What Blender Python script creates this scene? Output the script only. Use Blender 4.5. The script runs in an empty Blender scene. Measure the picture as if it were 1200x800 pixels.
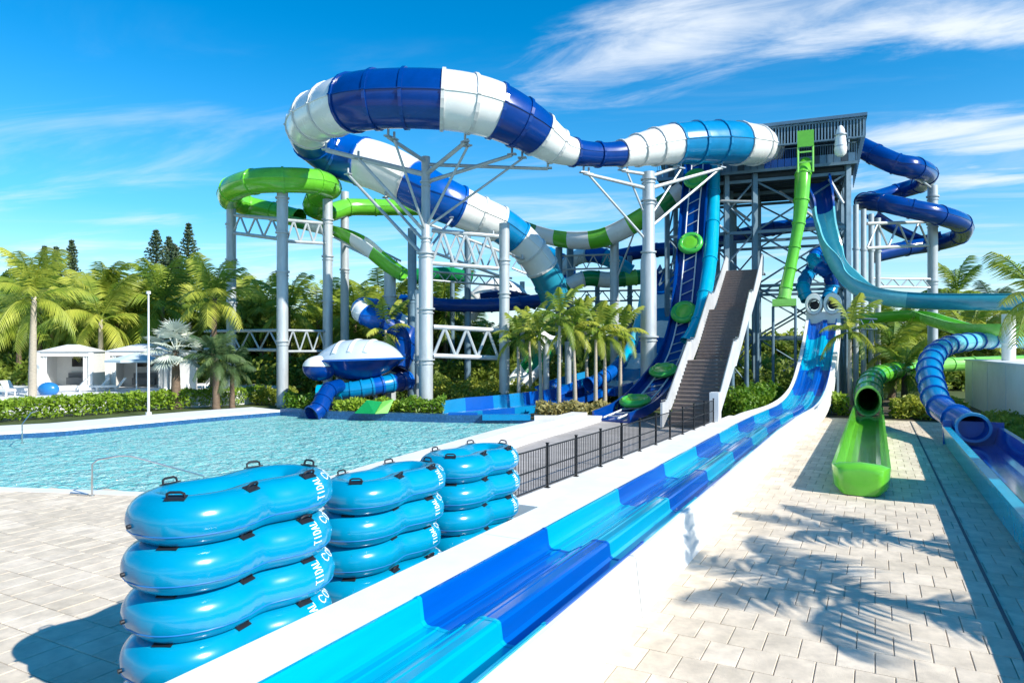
import bpy, bmesh, math, random
from mathutils import Vector, Matrix
R = math.radians
PI = math.pi
random.seed(7)
scene = bpy.context.scene
COL = scene.collection

# ---------------------------------------------------------------- camera
EYE = 3.8
cam_data = bpy.data.cameras.new("camera")
cam = bpy.data.objects.new("camera", cam_data)
COL.objects.link(cam)
cam.location = (0, 0, EYE)
cam.rotation_euler = (R(90), 0, 0)
cam_data.lens = 24.0
cam_data.sensor_width = 36.0
cam_data.shift_y = 8 / 1200
cam_data.clip_start = 0.1
cam_data.clip_end = 3000
scene.camera = cam

# ---------------------------------------------------------------- sky, sun, exposure
SUN_EL, SUN_AZ = 35.5, 126.5          # azimuth clockwise from +Y
world = bpy.data.worlds.new("World")
scene.world = world
world.use_nodes = True
wn, wl = world.node_tree.nodes, world.node_tree.links
wn.clear()
w_out = wn.new("ShaderNodeOutputWorld")
w_bg = wn.new("ShaderNodeBackground")
w_bg.inputs["Strength"].default_value = 0.128
sky = wn.new("ShaderNodeTexSky")
sky.sky_type = 'NISHITA'
sky.sun_disc = False
sky.sun_elevation = R(SUN_EL)
sky.sun_rotation = R(SUN_AZ)
sky.air_density = 1.0
sky.dust_density = 0.0
sky.ozone_density = 3.0
hsv = wn.new("ShaderNodeHueSaturation")
hsv.inputs["Hue"].default_value = 0.494
hsv.inputs["Saturation"].default_value = 1.7
hsv.inputs["Value"].default_value = 1.0
wl.new(sky.outputs[0], hsv.inputs["Color"])


def wmath(op, a, b=None, c=None, clamp=False):
    n = wn.new("ShaderNodeMath")
    n.operation = op
    n.use_clamp = clamp
    for i, v in enumerate((a, b, c)):
        if v is None:
            continue
        if isinstance(v, (int, float)):
            n.inputs[i].default_value = v
        else:
            wl.new(v, n.inputs[i])
    return n.outputs[0]


tc = wn.new("ShaderNodeTexCoord")
sep = wn.new("ShaderNodeSeparateXYZ")
wl.new(tc.outputs["Generated"], sep.inputs[0])
zc = wmath('ADD', wmath('MAXIMUM', sep.outputs[2], 0.0), 0.04)
qx = wmath('DIVIDE', sep.outputs[0], zc)
qy = wmath('DIVIDE', sep.outputs[1], zc)


def cloud_noise(ang, sx, sy, scale, detail, rough, off=0.0, dist=0.0):
    ca, sa = math.cos(ang), math.sin(ang)
    a = wmath('ADD', wmath('MULTIPLY', qx, ca * sx), wmath('MULTIPLY', qy, sa * sx))
    b = wmath('ADD', wmath('MULTIPLY', qx, -sa * sy), wmath('MULTIPLY', qy, ca * sy))
    cmb = wn.new("ShaderNodeCombineXYZ")
    wl.new(a, cmb.inputs[0])
    wl.new(b, cmb.inputs[1])
    cmb.inputs[2].default_value = off
    n = wn.new("ShaderNodeTexNoise")
    n.inputs["Scale"].default_value = scale
    n.inputs["Detail"].default_value = detail
    n.inputs["Roughness"].default_value = rough
    n.inputs["Distortion"].default_value = dist
    wl.new(cmb.outputs[0], n.inputs["Vector"])
    return n.outputs[0]


def blob(cx, cy, ang, lx, ly):
    """a soft long bank of cirrus in the cloud plane"""
    ca, sa = math.cos(ang), math.sin(ang)
    dx = wmath('SUBTRACT', qx, cx)
    dy = wmath('SUBTRACT', qy, cy)
    a = wmath('MULTIPLY', wmath('ADD', wmath('MULTIPLY', dx, ca), wmath('MULTIPLY', dy, sa)), 1 / lx)
    b = wmath('MULTIPLY', wmath('SUBTRACT', wmath('MULTIPLY', dy, ca), wmath('MULTIPLY', dx, sa)), 1 / ly)
    r = wmath('SQRT', wmath('ADD', wmath('MULTIPLY', a, a), wmath('MULTIPLY', b, b)))
    return wmath('SUBTRACT', 1.0, r, clamp=True)


n1 = cloud_noise(-0.45, 0.8, 1.7, 1.9, 9, 0.60, 3.0, 0.6)
n2 = cloud_noise(-0.3, 0.55, 1.5, 1.15, 7, 0.6, 8.0, 0.6)
n3 = cloud_noise(0.1, 1.0, 1.0, 6.0, 6, 0.65, 1.0, 0.3)
m_all = None
for args in ((0.50, 2.02, -0.78, 1.0, 0.40), (1.35, 1.90, -0.22, 1.25, 0.25), (2.0, 2.75, -0.2, 1.3, 0.42),
             (2.2, 3.35, -0.15, 1.2, 0.34), (-2.6, 1.2, -0.4, 1.6, 0.7), (-0.8, -2.6, 0.3, 1.8, 0.8)):
    b = blob(*args)
    m_all = b if m_all is None else wmath('MAXIMUM', m_all, b)
dens = wmath('ADD', wmath('MULTIPLY', m_all, 1.25), wmath('MULTIPLY', wmath('SUBTRACT', n1, 0.5), 3.1))
dens = wmath('ADD', dens, wmath('MULTIPLY', wmath('SUBTRACT', n3, 0.5), 0.35))
mr = wn.new("ShaderNodeMapRange")
mr.interpolation_type = 'SMOOTHSTEP'
mr.inputs["From Min"].default_value = 0.15
mr.inputs["From Max"].default_value = 1.55
wl.new(dens, mr.inputs["Value"])
mrb = wn.new("ShaderNodeMapRange")
mrb.interpolation_type = 'SMOOTHSTEP'
mrb.inputs["From Min"].default_value = 0.0
mrb.inputs["From Max"].default_value = 0.25
wl.new(m_all, mrb.inputs["Value"])
main_clouds = wmath('MULTIPLY', mr.outputs[0], mrb.outputs[0])
mr2 = wn.new("ShaderNodeMapRange")
mr2.interpolation_type = 'SMOOTHSTEP'
mr2.inputs["From Min"].default_value = 0.44
mr2.inputs["From Max"].default_value = 0.78
wl.new(n2, mr2.inputs["Value"])
low = wmath('SUBTRACT', 1.0, wmath('MULTIPLY', sep.outputs[2], 2.4), clamp=True)
thin = wmath('MULTIPLY', wmath('MULTIPLY', mr2.outputs[0], 1.0), low)
up_mask = wmath('MULTIPLY', sep.outputs[2], 25.0, clamp=True)
cl = wmath('MULTIPLY', wmath('MAXIMUM', wmath('MULTIPLY', main_clouds, 0.9), thin), up_mask, clamp=True)
mixc = wn.new("ShaderNodeMixRGB")
wl.new(cl, mixc.inputs[0])
hz = wmath('POWER', wmath('SUBTRACT', 1.0, wmath('MULTIPLY', wmath('ABSOLUTE', sep.outputs[2]), 2.3), clamp=True), 2.0)
mixh = wn.new("ShaderNodeMixRGB")
wl.new(wmath('MULTIPLY', hz, 0.72), mixh.inputs[0])
wl.new(hsv.outputs[0], mixh.inputs[1])
mixh.inputs[2].default_value = (3.5, 4.7, 5.6, 1)
wl.new(mixh.outputs[0], mixc.inputs[1])
mixc.inputs[2].default_value = (4.9, 5.25, 5.6, 1)
wl.new(mixc.outputs[0], w_bg.inputs["Color"])
wl.new(w_bg.outputs[0], w_out.inputs["Surface"])

sun_data = bpy.data.lights.new("sun", 'SUN')
sun_data.energy = 4.6
sun_data.angle = R(0.55)
sun_data.color = (1.0, 0.95, 0.86)
sun = bpy.data.objects.new("sun", sun_data)
COL.objects.link(sun)
to_sun = Vector((math.sin(R(SUN_AZ)) * math.cos(R(SUN_EL)), math.cos(R(SUN_AZ)) * math.cos(R(SUN_EL)), math.sin(R(SUN_EL))))
sun.rotation_euler = to_sun.to_track_quat('Z', 'Y').to_euler()
sun.location = to_sun * 60

scene.render.engine = 'CYCLES'
scene.cycles.max_bounces = 7
scene.cycles.transparent_max_bounces = 10
scene.view_settings.view_transform = 'Standard'
scene.view_settings.look = 'None'
scene.view_settings.exposure = 0.66
scene.view_settings.gamma = 1.0


# ---------------------------------------------------------------- helpers
def P(px, py, Y):
    """the point at depth Y that the photograph (1200x800) shows at px, py"""
    return Vector(((px - 600) / 800 * Y, Y, EYE - (py - 408) / 800 * Y))


def G(px, py, z=0.0):
    Y = (EYE - z) * 800 / (py - 408)
    return Vector(((px - 600) / 800 * Y, Y, z))


DL = Vector((0.4695, 0.883, 0))       # along the racing lanes
NL = Vector((0.883, -0.4695, 0))      # across them, to the right


def LR(u, v, z=0.0):
    """racing slide: the climb leans a little to the right"""
    t = max(0.0, min(1.0, (v - 27) / 22))
    return L(u + 0.85 * t * t * (3 - 2 * t), v, z)


def L(u, v, z=0.0):
    return NL * u + DL * v + Vector((0, 0, z))


MATS = {}


def mat(name, col, rough=0.4, metal=0.0, var=0.06, scale=6.0, bump=0.0, coat=0.0, spec=0.5, bscale=None, stretch=None, rot=None, world_co=False, stain=0.0):
    m = bpy.data.materials.new(name)
    m.use_nodes = True
    nt = m.node_tree
    n, l = nt.nodes, nt.links
    b = n["Principled BSDF"]
    b.inputs["Roughness"].default_value = rough
    b.inputs["Metallic"].default_value = metal
    b.inputs["Coat Weight"].default_value = coat
    b.inputs["Coat Roughness"].default_value = 0.08
    b.inputs["Specular IOR Level"].default_value = spec
    tco = n.new("ShaderNodeTexCoord")
    mp = n.new("ShaderNodeMapping")
    if stretch:
        mp.inputs["Scale"].default_value = stretch
    src = tco.outputs["Object"]
    if world_co:
        src = n.new("ShaderNodeNewGeometry").outputs["Position"]
    if rot is not None:
        m0 = n.new("ShaderNodeMapping")
        m0.inputs["Rotation"].default_value = (0, 0, rot)
        l.new(src, m0.inputs[0])
        src = m0.outputs[0]
    l.new(src, mp.inputs[0])
    nz = n.new("ShaderNodeTexNoise")
    nz.inputs["Scale"].default_value = scale
    nz.inputs["Detail"].default_value = 6
    nz.inputs["Roughness"].default_value = 0.65
    l.new(mp.outputs[0], nz.inputs["Vector"])
    rp = n.new("ShaderNodeValToRGB")
    rp.color_ramp.elements[0].position = 0.3
    rp.color_ramp.elements[1].position = 0.72
    rp.color_ramp.elements[0].color = [max(0, c * (1 - var)) for c in col] + [1]
    rp.color_ramp.elements[1].color = [min(1, c * (1 + var)) for c in col] + [1]
    l.new(nz.outputs[0], rp.inputs[0])
    colo = rp.outputs[0]
    if stain:
        sn = n.new("ShaderNodeTexNoise")
        sn.inputs["Scale"].default_value = 0.55
        sn.inputs["Detail"].default_value = 7
        sn.inputs["Roughness"].default_value = 0.7
        l.new(mp.outputs[0], sn.inputs["Vector"])
        sr = n.new("ShaderNodeValToRGB")
        sr.color_ramp.elements[0].position = 0.36
        sr.color_ramp.elements[1].position = 0.56
        k = 1 - stain
        sr.color_ramp.elements[0].color = (k, k, k * .98, 1)
        sr.color_ramp.elements[1].color = (1, 1, 1, 1)
        l.new(sn.outputs[0], sr.inputs[0])
        oi = n.new("ShaderNodeObjectInfo")
        vr_ = n.new("ShaderNodeMapRange")
        vr_.inputs["To Min"].default_value = 0.93
        vr_.inputs["To Max"].default_value = 1.04
        l.new(oi.outputs["Random"], vr_.inputs["Value"])
        mm = n.new("ShaderNodeMixRGB")
        mm.blend_type = 'MULTIPLY'
        mm.inputs[0].default_value = 1.0
        l.new(colo, mm.inputs[1])
        l.new(sr.outputs[0], mm.inputs[2])
        m3 = n.new("ShaderNodeMixRGB")
        m3.blend_type = 'MULTIPLY'
        m3.inputs[0].default_value = 1.0
        l.new(mm.outputs[0], m3.inputs[1])
        l.new(vr_.outputs[0], m3.inputs[2])
        colo = m3.outputs[0]
    l.new(colo, b.inputs["Base Color"])
    rm = n.new("ShaderNodeMapRange")
    rm.inputs["To Min"].default_value = max(0.02, rough * 0.75)
    rm.inputs["To Max"].default_value = min(1, rough * 1.35)
    l.new(nz.outputs[0], rm.inputs["Value"])
    l.new(rm.outputs[0], b.inputs["Roughness"])
    if bump:
        n2_ = n.new("ShaderNodeTexNoise")
        n2_.inputs["Scale"].default_value = bscale or scale * 5
        n2_.inputs["Detail"].default_value = 5
        l.new(mp.outputs[0], n2_.inputs["Vector"])
        bp = n.new("ShaderNodeBump")
        bp.inputs["Strength"].default_value = bump
        bp.inputs["Distance"].default_value = 0.02
        l.new(n2_.outputs[0], bp.inputs["Height"])
        l.new(bp.outputs[0], b.inputs["Normal"])
    MATS[name] = m
    return m


def leafmat(name, c1, c2, scale=1.3, rough=0.5, trans=0.35):
    m = bpy.data.materials.new(name)
    m.use_nodes = True
    nt = m.node_tree
    n, l = nt.nodes, nt.links
    n.clear()
    out = n.new("ShaderNodeOutputMaterial")
    tco = n.new("ShaderNodeTexCoord")
    nz = n.new("ShaderNodeTexNoise")
    nz.inputs["Scale"].default_value = scale
    nz.inputs["Detail"].default_value = 5
    l.new(tco.outputs["Object"], nz.inputs["Vector"])
    oi = n.new("ShaderNodeObjectInfo")
    ad = n.new("ShaderNodeMath")
    ad.operation = 'MULTIPLY_ADD'
    l.new(oi.outputs["Random"], ad.inputs[0])
    ad.inputs[1].default_value = 0.35
    ad.inputs[2].default_value = -0.17
    ad2 = n.new("ShaderNodeMath")
    ad2.operation = 'ADD'
    l.new(ad.outputs[0], ad2.inputs[0])
    l.new(nz.outputs[0], ad2.inputs[1])
    rp = n.new("ShaderNodeValToRGB")
    rp.color_ramp.elements[0].position = 0.3
    rp.color_ramp.elements[1].position = 0.7
    rp.color_ramp.elements[0].color = (*c1, 1)
    rp.color_ramp.elements[1].color = (*c2, 1)
    l.new(ad2.outputs[0], rp.inputs[0])
    pb = n.new("ShaderNodeBsdfPrincipled")
    pb.inputs["Roughness"].default_value = rough
    l.new(rp.outputs[0], pb.inputs["Base Color"])
    tr = n.new("ShaderNodeBsdfTranslucent")
    l.new(rp.outputs[0], tr.inputs["Color"])
    mx = n.new("ShaderNodeMixShader")
    mx.inputs[0].default_value = trans
    l.new(pb.outputs[0], mx.inputs[1])
    l.new(tr.outputs[0], mx.inputs[2])
    l.new(mx.outputs[0], out.inputs["Surface"])
    MATS[name] = m
    return m


mat("navy", (0.0, 0.040, 0.235), 0.2, coat=0.12, spec=0.4, var=0.12, scale=1.5, bump=0.02)
mat("royal", (0.0, 0.085, 0.40), 0.2, coat=0.15, spec=0.4, var=0.12, scale=1.5, bump=0.02)
mat("azure", (0.002, 0.20, 0.44), 0.2, coat=0.25, var=0.1, scale=1.5, bump=0.02)
mat("cyan", (0.0, 0.34, 0.54), 0.2, coat=0.2, var=0.1, scale=1.5, bump=0.02)
mat("teal", (0.02, 0.25, 0.36), 0.22, coat=0.4, var=0.1, scale=1.5)
mat("pale_teal", (0.12, 0.46, 0.54), 0.25, coat=0.3, var=0.1, scale=1.5)
mat("white_gel", (0.80, 0.81, 0.79), 0.25, coat=0.3, var=0.035, scale=1.2, bump=0.02)
mat("white_wall", (0.83, 0.82, 0.79), 0.5, var=0.04, scale=0.8, bump=0.12, bscale=40, world_co=True, stain=0.10)
mat("lane_cyan", (0.0, 0.34, 0.54), 0.14, coat=0.6, var=0.14, scale=0.9, bump=0.35, bscale=2.4, stretch=(.18, 2.2, 2.2), rot=R(-62), world_co=True)
mat("lane_royal", (0.0, 0.085, 0.42), 0.14, coat=0.6, var=0.14, scale=0.9, bump=0.35, bscale=2.4, stretch=(.18, 2.2, 2.2), rot=R(-62), world_co=True)
mat("green", (0.13, 0.50, 0.03), 0.2, coat=0.4, var=0.12, scale=1.5)
mat("deep_green", (0.008, 0.24, 0.06), 0.22, coat=0.4, var=0.12, scale=1.5)
mat("light_green", (0.22, 0.60, 0.10), 0.25, coat=0.3, var=0.1, scale=1.5)
mat("galvanised", (0.45, 0.49, 0.51), 0.42, metal=0.25, var=0.14, scale=2.5, bump=0.04, stretch=(1, 1, 0.3))
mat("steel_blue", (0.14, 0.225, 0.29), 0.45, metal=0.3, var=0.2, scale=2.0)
mat("steel_dark", (0.035, 0.06, 0.085), 0.55, metal=0.2, var=0.25, scale=2.0)
mat("bracket", (0.42, 0.46, 0.49), 0.4, metal=0.5, var=0.15, scale=3)
mat("white_flange", (0.60, 0.61, 0.60), 0.35, var=0.08, scale=2)
mat("seam", (0.12, 0.17, 0.26), 0.4, var=0.1, scale=3)
mat("cladding", (0.10, 0.19, 0.28), 0.4, metal=0.3, var=0.25, scale=1.0)
mat("raft_vinyl", (0.0, 0.25, 0.43), 0.19, coat=0.3, var=0.07, scale=2.0, bump=0.03, bscale=9)
mat("raft_green", (0.05, 0.42, 0.06), 0.3, coat=0.2, var=0.08, scale=2.0)
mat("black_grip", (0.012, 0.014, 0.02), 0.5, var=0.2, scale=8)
mat("print_white", (0.80, 0.86, 0.88), 0.4, var=0.06, scale=6)
mat("fence_black", (0.018, 0.018, 0.02), 0.4, metal=0.4, var=0.2, scale=6)
mat("stair_wall", (0.56, 0.58, 0.60), 0.45, var=0.08, scale=1.2, world_co=True, stain=0.15)
mat("tread", (0.20, 0.16, 0.145), 0.75, var=0.2, scale=5, bump=0.2)
mat("stringer", (0.74, 0.75, 0.76), 0.4, var=0.06, scale=1.6)
mat("paver_a", (0.69, 0.585, 0.455), 0.75, var=0.2, scale=3.0, bump=0.35, bscale=60, world_co=True, stain=0.13)
mat("paver_b", (0.66, 0.56, 0.435), 0.75, var=0.22, scale=3.0, bump=0.35, bscale=60, world_co=True, stain=0.13)
mat("paver_c", (0.72, 0.615, 0.485), 0.75, var=0.2, scale=3.0, bump=0.35, bscale=60, world_co=True, stain=0.13)
mat("joint_sand", (0.50, 0.44, 0.36), 0.9, var=0.2, scale=8.0, bump=0.3)
mat("walkway", (0.40, 0.37, 0.35), 0.8, var=0.14, scale=2.0, bump=0.3, world_co=True, stain=0.2)
mat("coping", (0.72, 0.73, 0.74), 0.6, var=0.07, scale=2.0, bump=0.15)
mat("tile_blue", (0.02, 0.09, 0.22), 0.25, var=0.3, scale=8.0)
mat("soil", (0.09, 0.075, 0.045), 0.95, var=0.4, scale=1.5, bump=0.5)
mat("grass_ground", (0.06, 0.09, 0.02), 0.95, var=0.4, scale=0.6, bump=0.5)
mat("trunk_pale", (0.42, 0.37, 0.30), 0.85, var=0.25, scale=7, bump=0.4, stretch=(1, 1, 4))
mat("trunk_brown", (0.16, 0.11, 0.075), 0.9, var=0.35, scale=7, bump=0.5)
mat("screen_mesh", (0.16, 0.27, 0.37), 0.5, var=0.12, scale=3)
mat("dome_grey", (0.50, 0.60, 0.68), 0.25, coat=0.3, var=0.06, scale=1.5)
mat("cabana_wall", (0.74, 0.73, 0.70), 0.8, var=0.05, scale=2)
mat("cabana_roof", (0.60, 0.63, 0.67), 0.6, var=0.05, scale=2)
mat("screen_black", (0.008, 0.008, 0.01), 0.15, var=0.1, scale=3)
mat("lounge_fabric", (0.74, 0.74, 0.72), 0.8, var=0.05, scale=6)
mat("grey_fabric", (0.18, 0.19, 0.20), 0.85, var=0.1, scale=6)
mat("float_blue", (0.02, 0.18, 0.48), 0.3, var=0.1, scale=4)
mat("umbrella_pale", (0.50, 0.60, 0.68), 0.8, var=0.06, scale=3)
mat("stainless", (0.55, 0.56, 0.56), 0.22, metal=0.9, var=0.1, scale=4)
mat("foam_water", (0.70, 0.82, 0.84), 0.4, var=0.15, scale=5, bump=0.6)
leafmat("palm_leaf", (0.08, 0.19, 0.02), (0.38, 0.46, 0.05), scale=2.2, trans=.45)
leafmat("palm_leaf_yellow", (0.13, 0.25, 0.025), (0.54, 0.56, 0.08), scale=2.2, trans=.45)
leafmat("palm_leaf_dark", (0.04, 0.10, 0.04), (0.16, 0.24, 0.08))
leafmat("palm_leaf_silver", (0.36, 0.43, 0.38), (0.68, 0.72, 0.64), trans=0.15)
leafmat("hedge_leaf", (0.08, 0.20, 0.01), (0.34, 0.48, 0.04), scale=2.5)
leafmat("tree_leaf", (0.07, 0.15, 0.02), (0.32, 0.40, 0.06), scale=0.6, trans=.5)
leafmat("tree_leaf_light", (0.12, 0.20, 0.02), (0.42, 0.46, 0.06), scale=0.6, trans=.5)
leafmat("pine_leaf", (0.03, 0.065, 0.03), (0.09, 0.14, 0.06), scale=0.6, trans=0.1)
leafmat("dry_grass", (0.24, 0.22, 0.07), (0.48, 0.42, 0.16), scale=2)


def water_material():
    m = bpy.data.materials.new("pool_water")
    m.use_nodes = True
    n, l = m.node_tree.nodes, m.node_tree.links
    n.clear()
    out = n.new("ShaderNodeOutputMaterial")
    tco = n.new("ShaderNodeTexCoord")
    hs = []
    for sc, w in ((0.9, 1.0), (2.6, 0.6), (6.5, 0.5)):
        nz = n.new("ShaderNodeTexNoise")
        nz.inputs["Scale"].default_value = sc
        nz.inputs["Detail"].default_value = 3
        nz.inputs["Distortion"].default_value = 0.7
        l.new(tco.outputs["Object"], nz.inputs["Vector"])
        mu = n.new("ShaderNodeMath")
        mu.operation = 'MULTIPLY'
        mu.inputs[1].default_value = w
        l.new(nz.outputs[0], mu.inputs[0])
        hs.append(mu.outputs[0])
    a = n.new("ShaderNodeMath"); a.operation = 'ADD'
    l.new(hs[0], a.inputs[0]); l.new(hs[1], a.inputs[1])
    b = n.new("ShaderNodeMath"); b.operation = 'ADD'
    l.new(a.outputs[0], b.inputs[0]); l.new(hs[2], b.inputs[1])
    bp = n.new("ShaderNodeBump")
    bp.inputs["Strength"].default_value = 0.9
    bp.inputs["Distance"].default_value = 0.55
    l.new(b.outputs[0], bp.inputs["Height"])
    gl = n.new("ShaderNodeBsdfGlossy")
    gl.inputs["Roughness"].default_value = 0.12
    l.new(bp.outputs[0], gl.inputs["Normal"])
    refr = n.new("ShaderNodeBsdfTransparent")
    refr.inputs["Color"].default_value = (0.62, 0.95, 0.97, 1)
    body = n.new("ShaderNodeBsdfDiffuse")
    body.inputs["Color"].default_value = (0.24, 0.80, 0.80, 1)
    l.new(bp.outputs[0], body.inputs["Normal"])
    vz = n.new("ShaderNodeTexNoise")
    vz.inputs["Scale"].default_value = 3.4
    vz.inputs["Detail"].default_value = 4
    vz.inputs["Roughness"].default_value = 0.7
    vz.inputs["Distortion"].default_value = 1.2
    l.new(tco.outputs["Object"], vz.inputs["Vector"])
    vr = n.new("ShaderNodeValToRGB")
    vr.color_ramp.elements[0].position = 0.36
    vr.color_ramp.elements[1].position = 0.64
    vr.color_ramp.elements[0].color = (0.10, 0.76, 0.76, 1)
    vr.color_ramp.elements[1].color = (0.66, 1.0, 0.95, 1)  # pale patches paint the pool's refracted light and sparkle into the colour
    l.new(vz.outputs[0], vr.inputs[0])
    l.new(vr.outputs[0], body.inputs["Color"])
    m1 = n.new("ShaderNodeMixShader")
    m1.inputs[0].default_value = 0.76
    l.new(refr.outputs[0], m1.inputs[1])
    l.new(body.outputs[0], m1.inputs[2])
    fr = n.new("ShaderNodeFresnel")
    fr.inputs["IOR"].default_value = 1.33
    l.new(bp.outputs[0], fr.inputs["Normal"])
    fm = n.new("ShaderNodeMath"); fm.operation = 'MULTIPLY'
    fm.inputs[1].default_value = 1.0
    l.new(fr.outputs[0], fm.inputs[0])
    m2 = n.new("ShaderNodeMixShader")
    fa = n.new("ShaderNodeMath"); fa.operation = 'ADD'; fa.use_clamp = True
    fa.inputs[1].default_value = 0.05
    l.new(fm.outputs[0], fa.inputs[0])
    l.new(fa.outputs[0], m2.inputs[0])
    l.new(m1.outputs[0], m2.inputs[1])
    l.new(gl.outputs[0], m2.inputs[2])
    l.new(m2.outputs[0], out.inputs["Surface"])
    MATS["pool_water"] = m


water_material()
mat("pool_plaster", (0.40, 0.80, 0.82), 0.7, var=0.12, scale=1.2)


class MB:
    def __init__(s):
        s.v, s.f = [], []

    def add(s, vs, fs):
        o = len(s.v)
        s.v += [Vector(a) for a in vs]
        s.f += [tuple(i + o for i in f) for f in fs]

    def box(s, c, size, ax=None, up=None):
        """box at c; ax = local x direction"""
        X = Vector(ax).normalized() if ax is not None else Vector((1, 0, 0))
        U = Vector(up).normalized() if up is not None else Vector((0, 0, 1))
        Yd = U.cross(X).normalized()
        U = X.cross(Yd).normalized()
        c = Vector(c)
        h = [a / 2 for a in size]
        vs = [c + X * (sx * h[0]) + Yd * (sy * h[1]) + U * (sz * h[2]) for sx in (-1, 1) for sy in (-1, 1) for sz in (-1, 1)]
        s.add(vs, [(0, 1, 3, 2), (4, 6, 7, 5), (0, 4, 5, 1), (2, 3, 7, 6), (0, 2, 6, 4), (1, 5, 7, 3)])

    def bar(s, a, b, w, h=None):
        a, b = Vector(a), Vector(b)
        d = b - a
        if d.length < 1e-6:
            return
        up = Vector((0, 0, 1)) if abs(d.normalized().z) < 0.95 else Vector((0, 1, 0))
        s.box((a + b) / 2, (d.length, w, h or w), d, up)

    def rod(s, a, b, r, n=8, r2=None, cap=True):
        a, b = Vector(a), Vector(b)
        s.sweep([a, b], [r, r if r2 is None else r2], n, cap)

    def sweep(s, pts, rs, n=12, cap=True):
        pts = [Vector(p) for p in pts]
        if isinstance(rs, (int, float)):
            rs = [rs] * len(pts)
        prev = None
        rings = []
        for i, p in enumerate(pts):
            t = (pts[min(i + 1, len(pts) - 1)] - pts[max(i - 1, 0)])
            t = t.normalized() if t.length > 1e-9 else Vector((0, 0, 1))
            if prev is None:
                a = Vector((0, 0, 1)) if abs(t.z) < 0.9 else Vector((0, 1, 0))
            else:
                a = prev
            sd = t.cross(a)
            sd.normalize()
            u = sd.cross(t).normalized()
            prev = u
            rings.append([p + sd * (math.cos(2 * PI * k / n) * rs[i]) + u * (math.sin(2 * PI * k / n) * rs[i]) for k in range(n)])
        s.loft(rings, True, cap)

    def loft(s, rings, closed=True, cap=False):
        n = len(rings[0])
        vs = [v for r in rings for v in r]
        fs = []
        for i in range(len(rings) - 1):
            for k in range(n if closed else n - 1):
                a, b = i * n + k, i * n + (k + 1) % n
                fs.append((a, b, b + n, a + n))
        if cap:
            fs.append(tuple(range(n))[::-1])
            fs.append(tuple(len(vs) - n + k for k in range(n)))
        s.add(vs, fs)

    def prism(s, poly, z0, z1):
        n = len(poly)
        vs = [Vector((p[0], p[1], z0)) for p in poly] + [Vector((p[0], p[1], z1)) for p in poly]
        fs = [tuple(range(n))[::-1], tuple(range(n, 2 * n))] + [(i, (i + 1) % n, n + (i + 1) % n, n + i) for i in range(n)]
        s.add(vs, fs)

    def build(s, name, m, parent=None, smooth=False, label=None):
        me = bpy.data.meshes.new(name)
        off = Vector((0, 0, 0))
        if parent is not None:
            q = parent
            while q is not None:
                off += q.location
                q = q.parent
        me.from_pydata([v - off for v in s.v], [], s.f)
        me.materials.append(MATS[m])
        if smooth:
            me.polygons.foreach_set("use_smooth", [True] * len(me.polygons))
            me.set_sharp_from_angle(angle=R(38))
        me.update()
        bm = bmesh.new()
        bm.from_mesh(me)
        if len(bm.faces) < 60000:
            bmesh.ops.recalc_face_normals(bm, faces=bm.faces)
        bm.to_mesh(me)
        bm.free()
        o = bpy.data.objects.new(name, me)
        COL.objects.link(o)
        if parent is not None:
            o.parent = parent
        if label:
            o["label"] = label
        return o


def tag(o, label=None, cat=None, group=None, kind=None):
    if label: o["label"] = label
    if cat: o["category"] = cat
    if group: o["group"] = group
    if kind: o["kind"] = kind
    return o


def thing(name, loc, label, cat, group=None, rz=0):
    o = bpy.data.objects.new(name, None)
    o.empty_display_size = 0.3
    o.location = loc
    o.rotation_euler = (0, 0, rz)
    COL.objects.link(o)
    return tag(o, label, cat, group)


def copy_tree(o, parent=None):
    c = o.copy()
    COL.objects.link(c)
    if parent is not None:
        c.parent = parent
    for ch in list(o.children):
        copy_tree(ch, c)
    return c


def struct(o):
    o["kind"] = "structure"
    return o


def catmull(ctrl, t):
    n = len(ctrl)
    i = min(int(t), n - 2)
    f = t - i
    p0, p1, p2, p3 = ctrl[max(i - 1, 0)], ctrl[i], ctrl[i + 1], ctrl[min(i + 2, n - 1)]
    out = []
    for a, b, c, d in zip(p0, p1, p2, p3):
        out.append(0.5 * (2 * b + (c - a) * f + (2 * a - 5 * b + 4 * c - d) * f * f + (-a + 3 * b - 3 * c + d) * f ** 3))
    return out


def circle_profile(n=22, seam=0.035):
    pr = []
    for k in range(n):
        a = 2 * PI * k / n
        r = 1.0
        pr.append((math.cos(a) * r, math.sin(a) * r))
    # a standing seam on either side, where the shells bolt together
    out = []
    for (x, y) in pr:
        if abs(y) < 1e-6:
            sg = 1 if x > 0 else -1
            e = sg * 1.0
            out += ([(e, -0.02), (e * (1 + seam), -0.02), (e * (1 + seam), 0.02), (e, 0.02)] if sg > 0 else
                    [(e, 0.02), (e * (1 + seam), 0.02), (e * (1 + seam), -0.02), (e, -0.02)])
        else:
            out.append((x, y))
    return out


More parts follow.
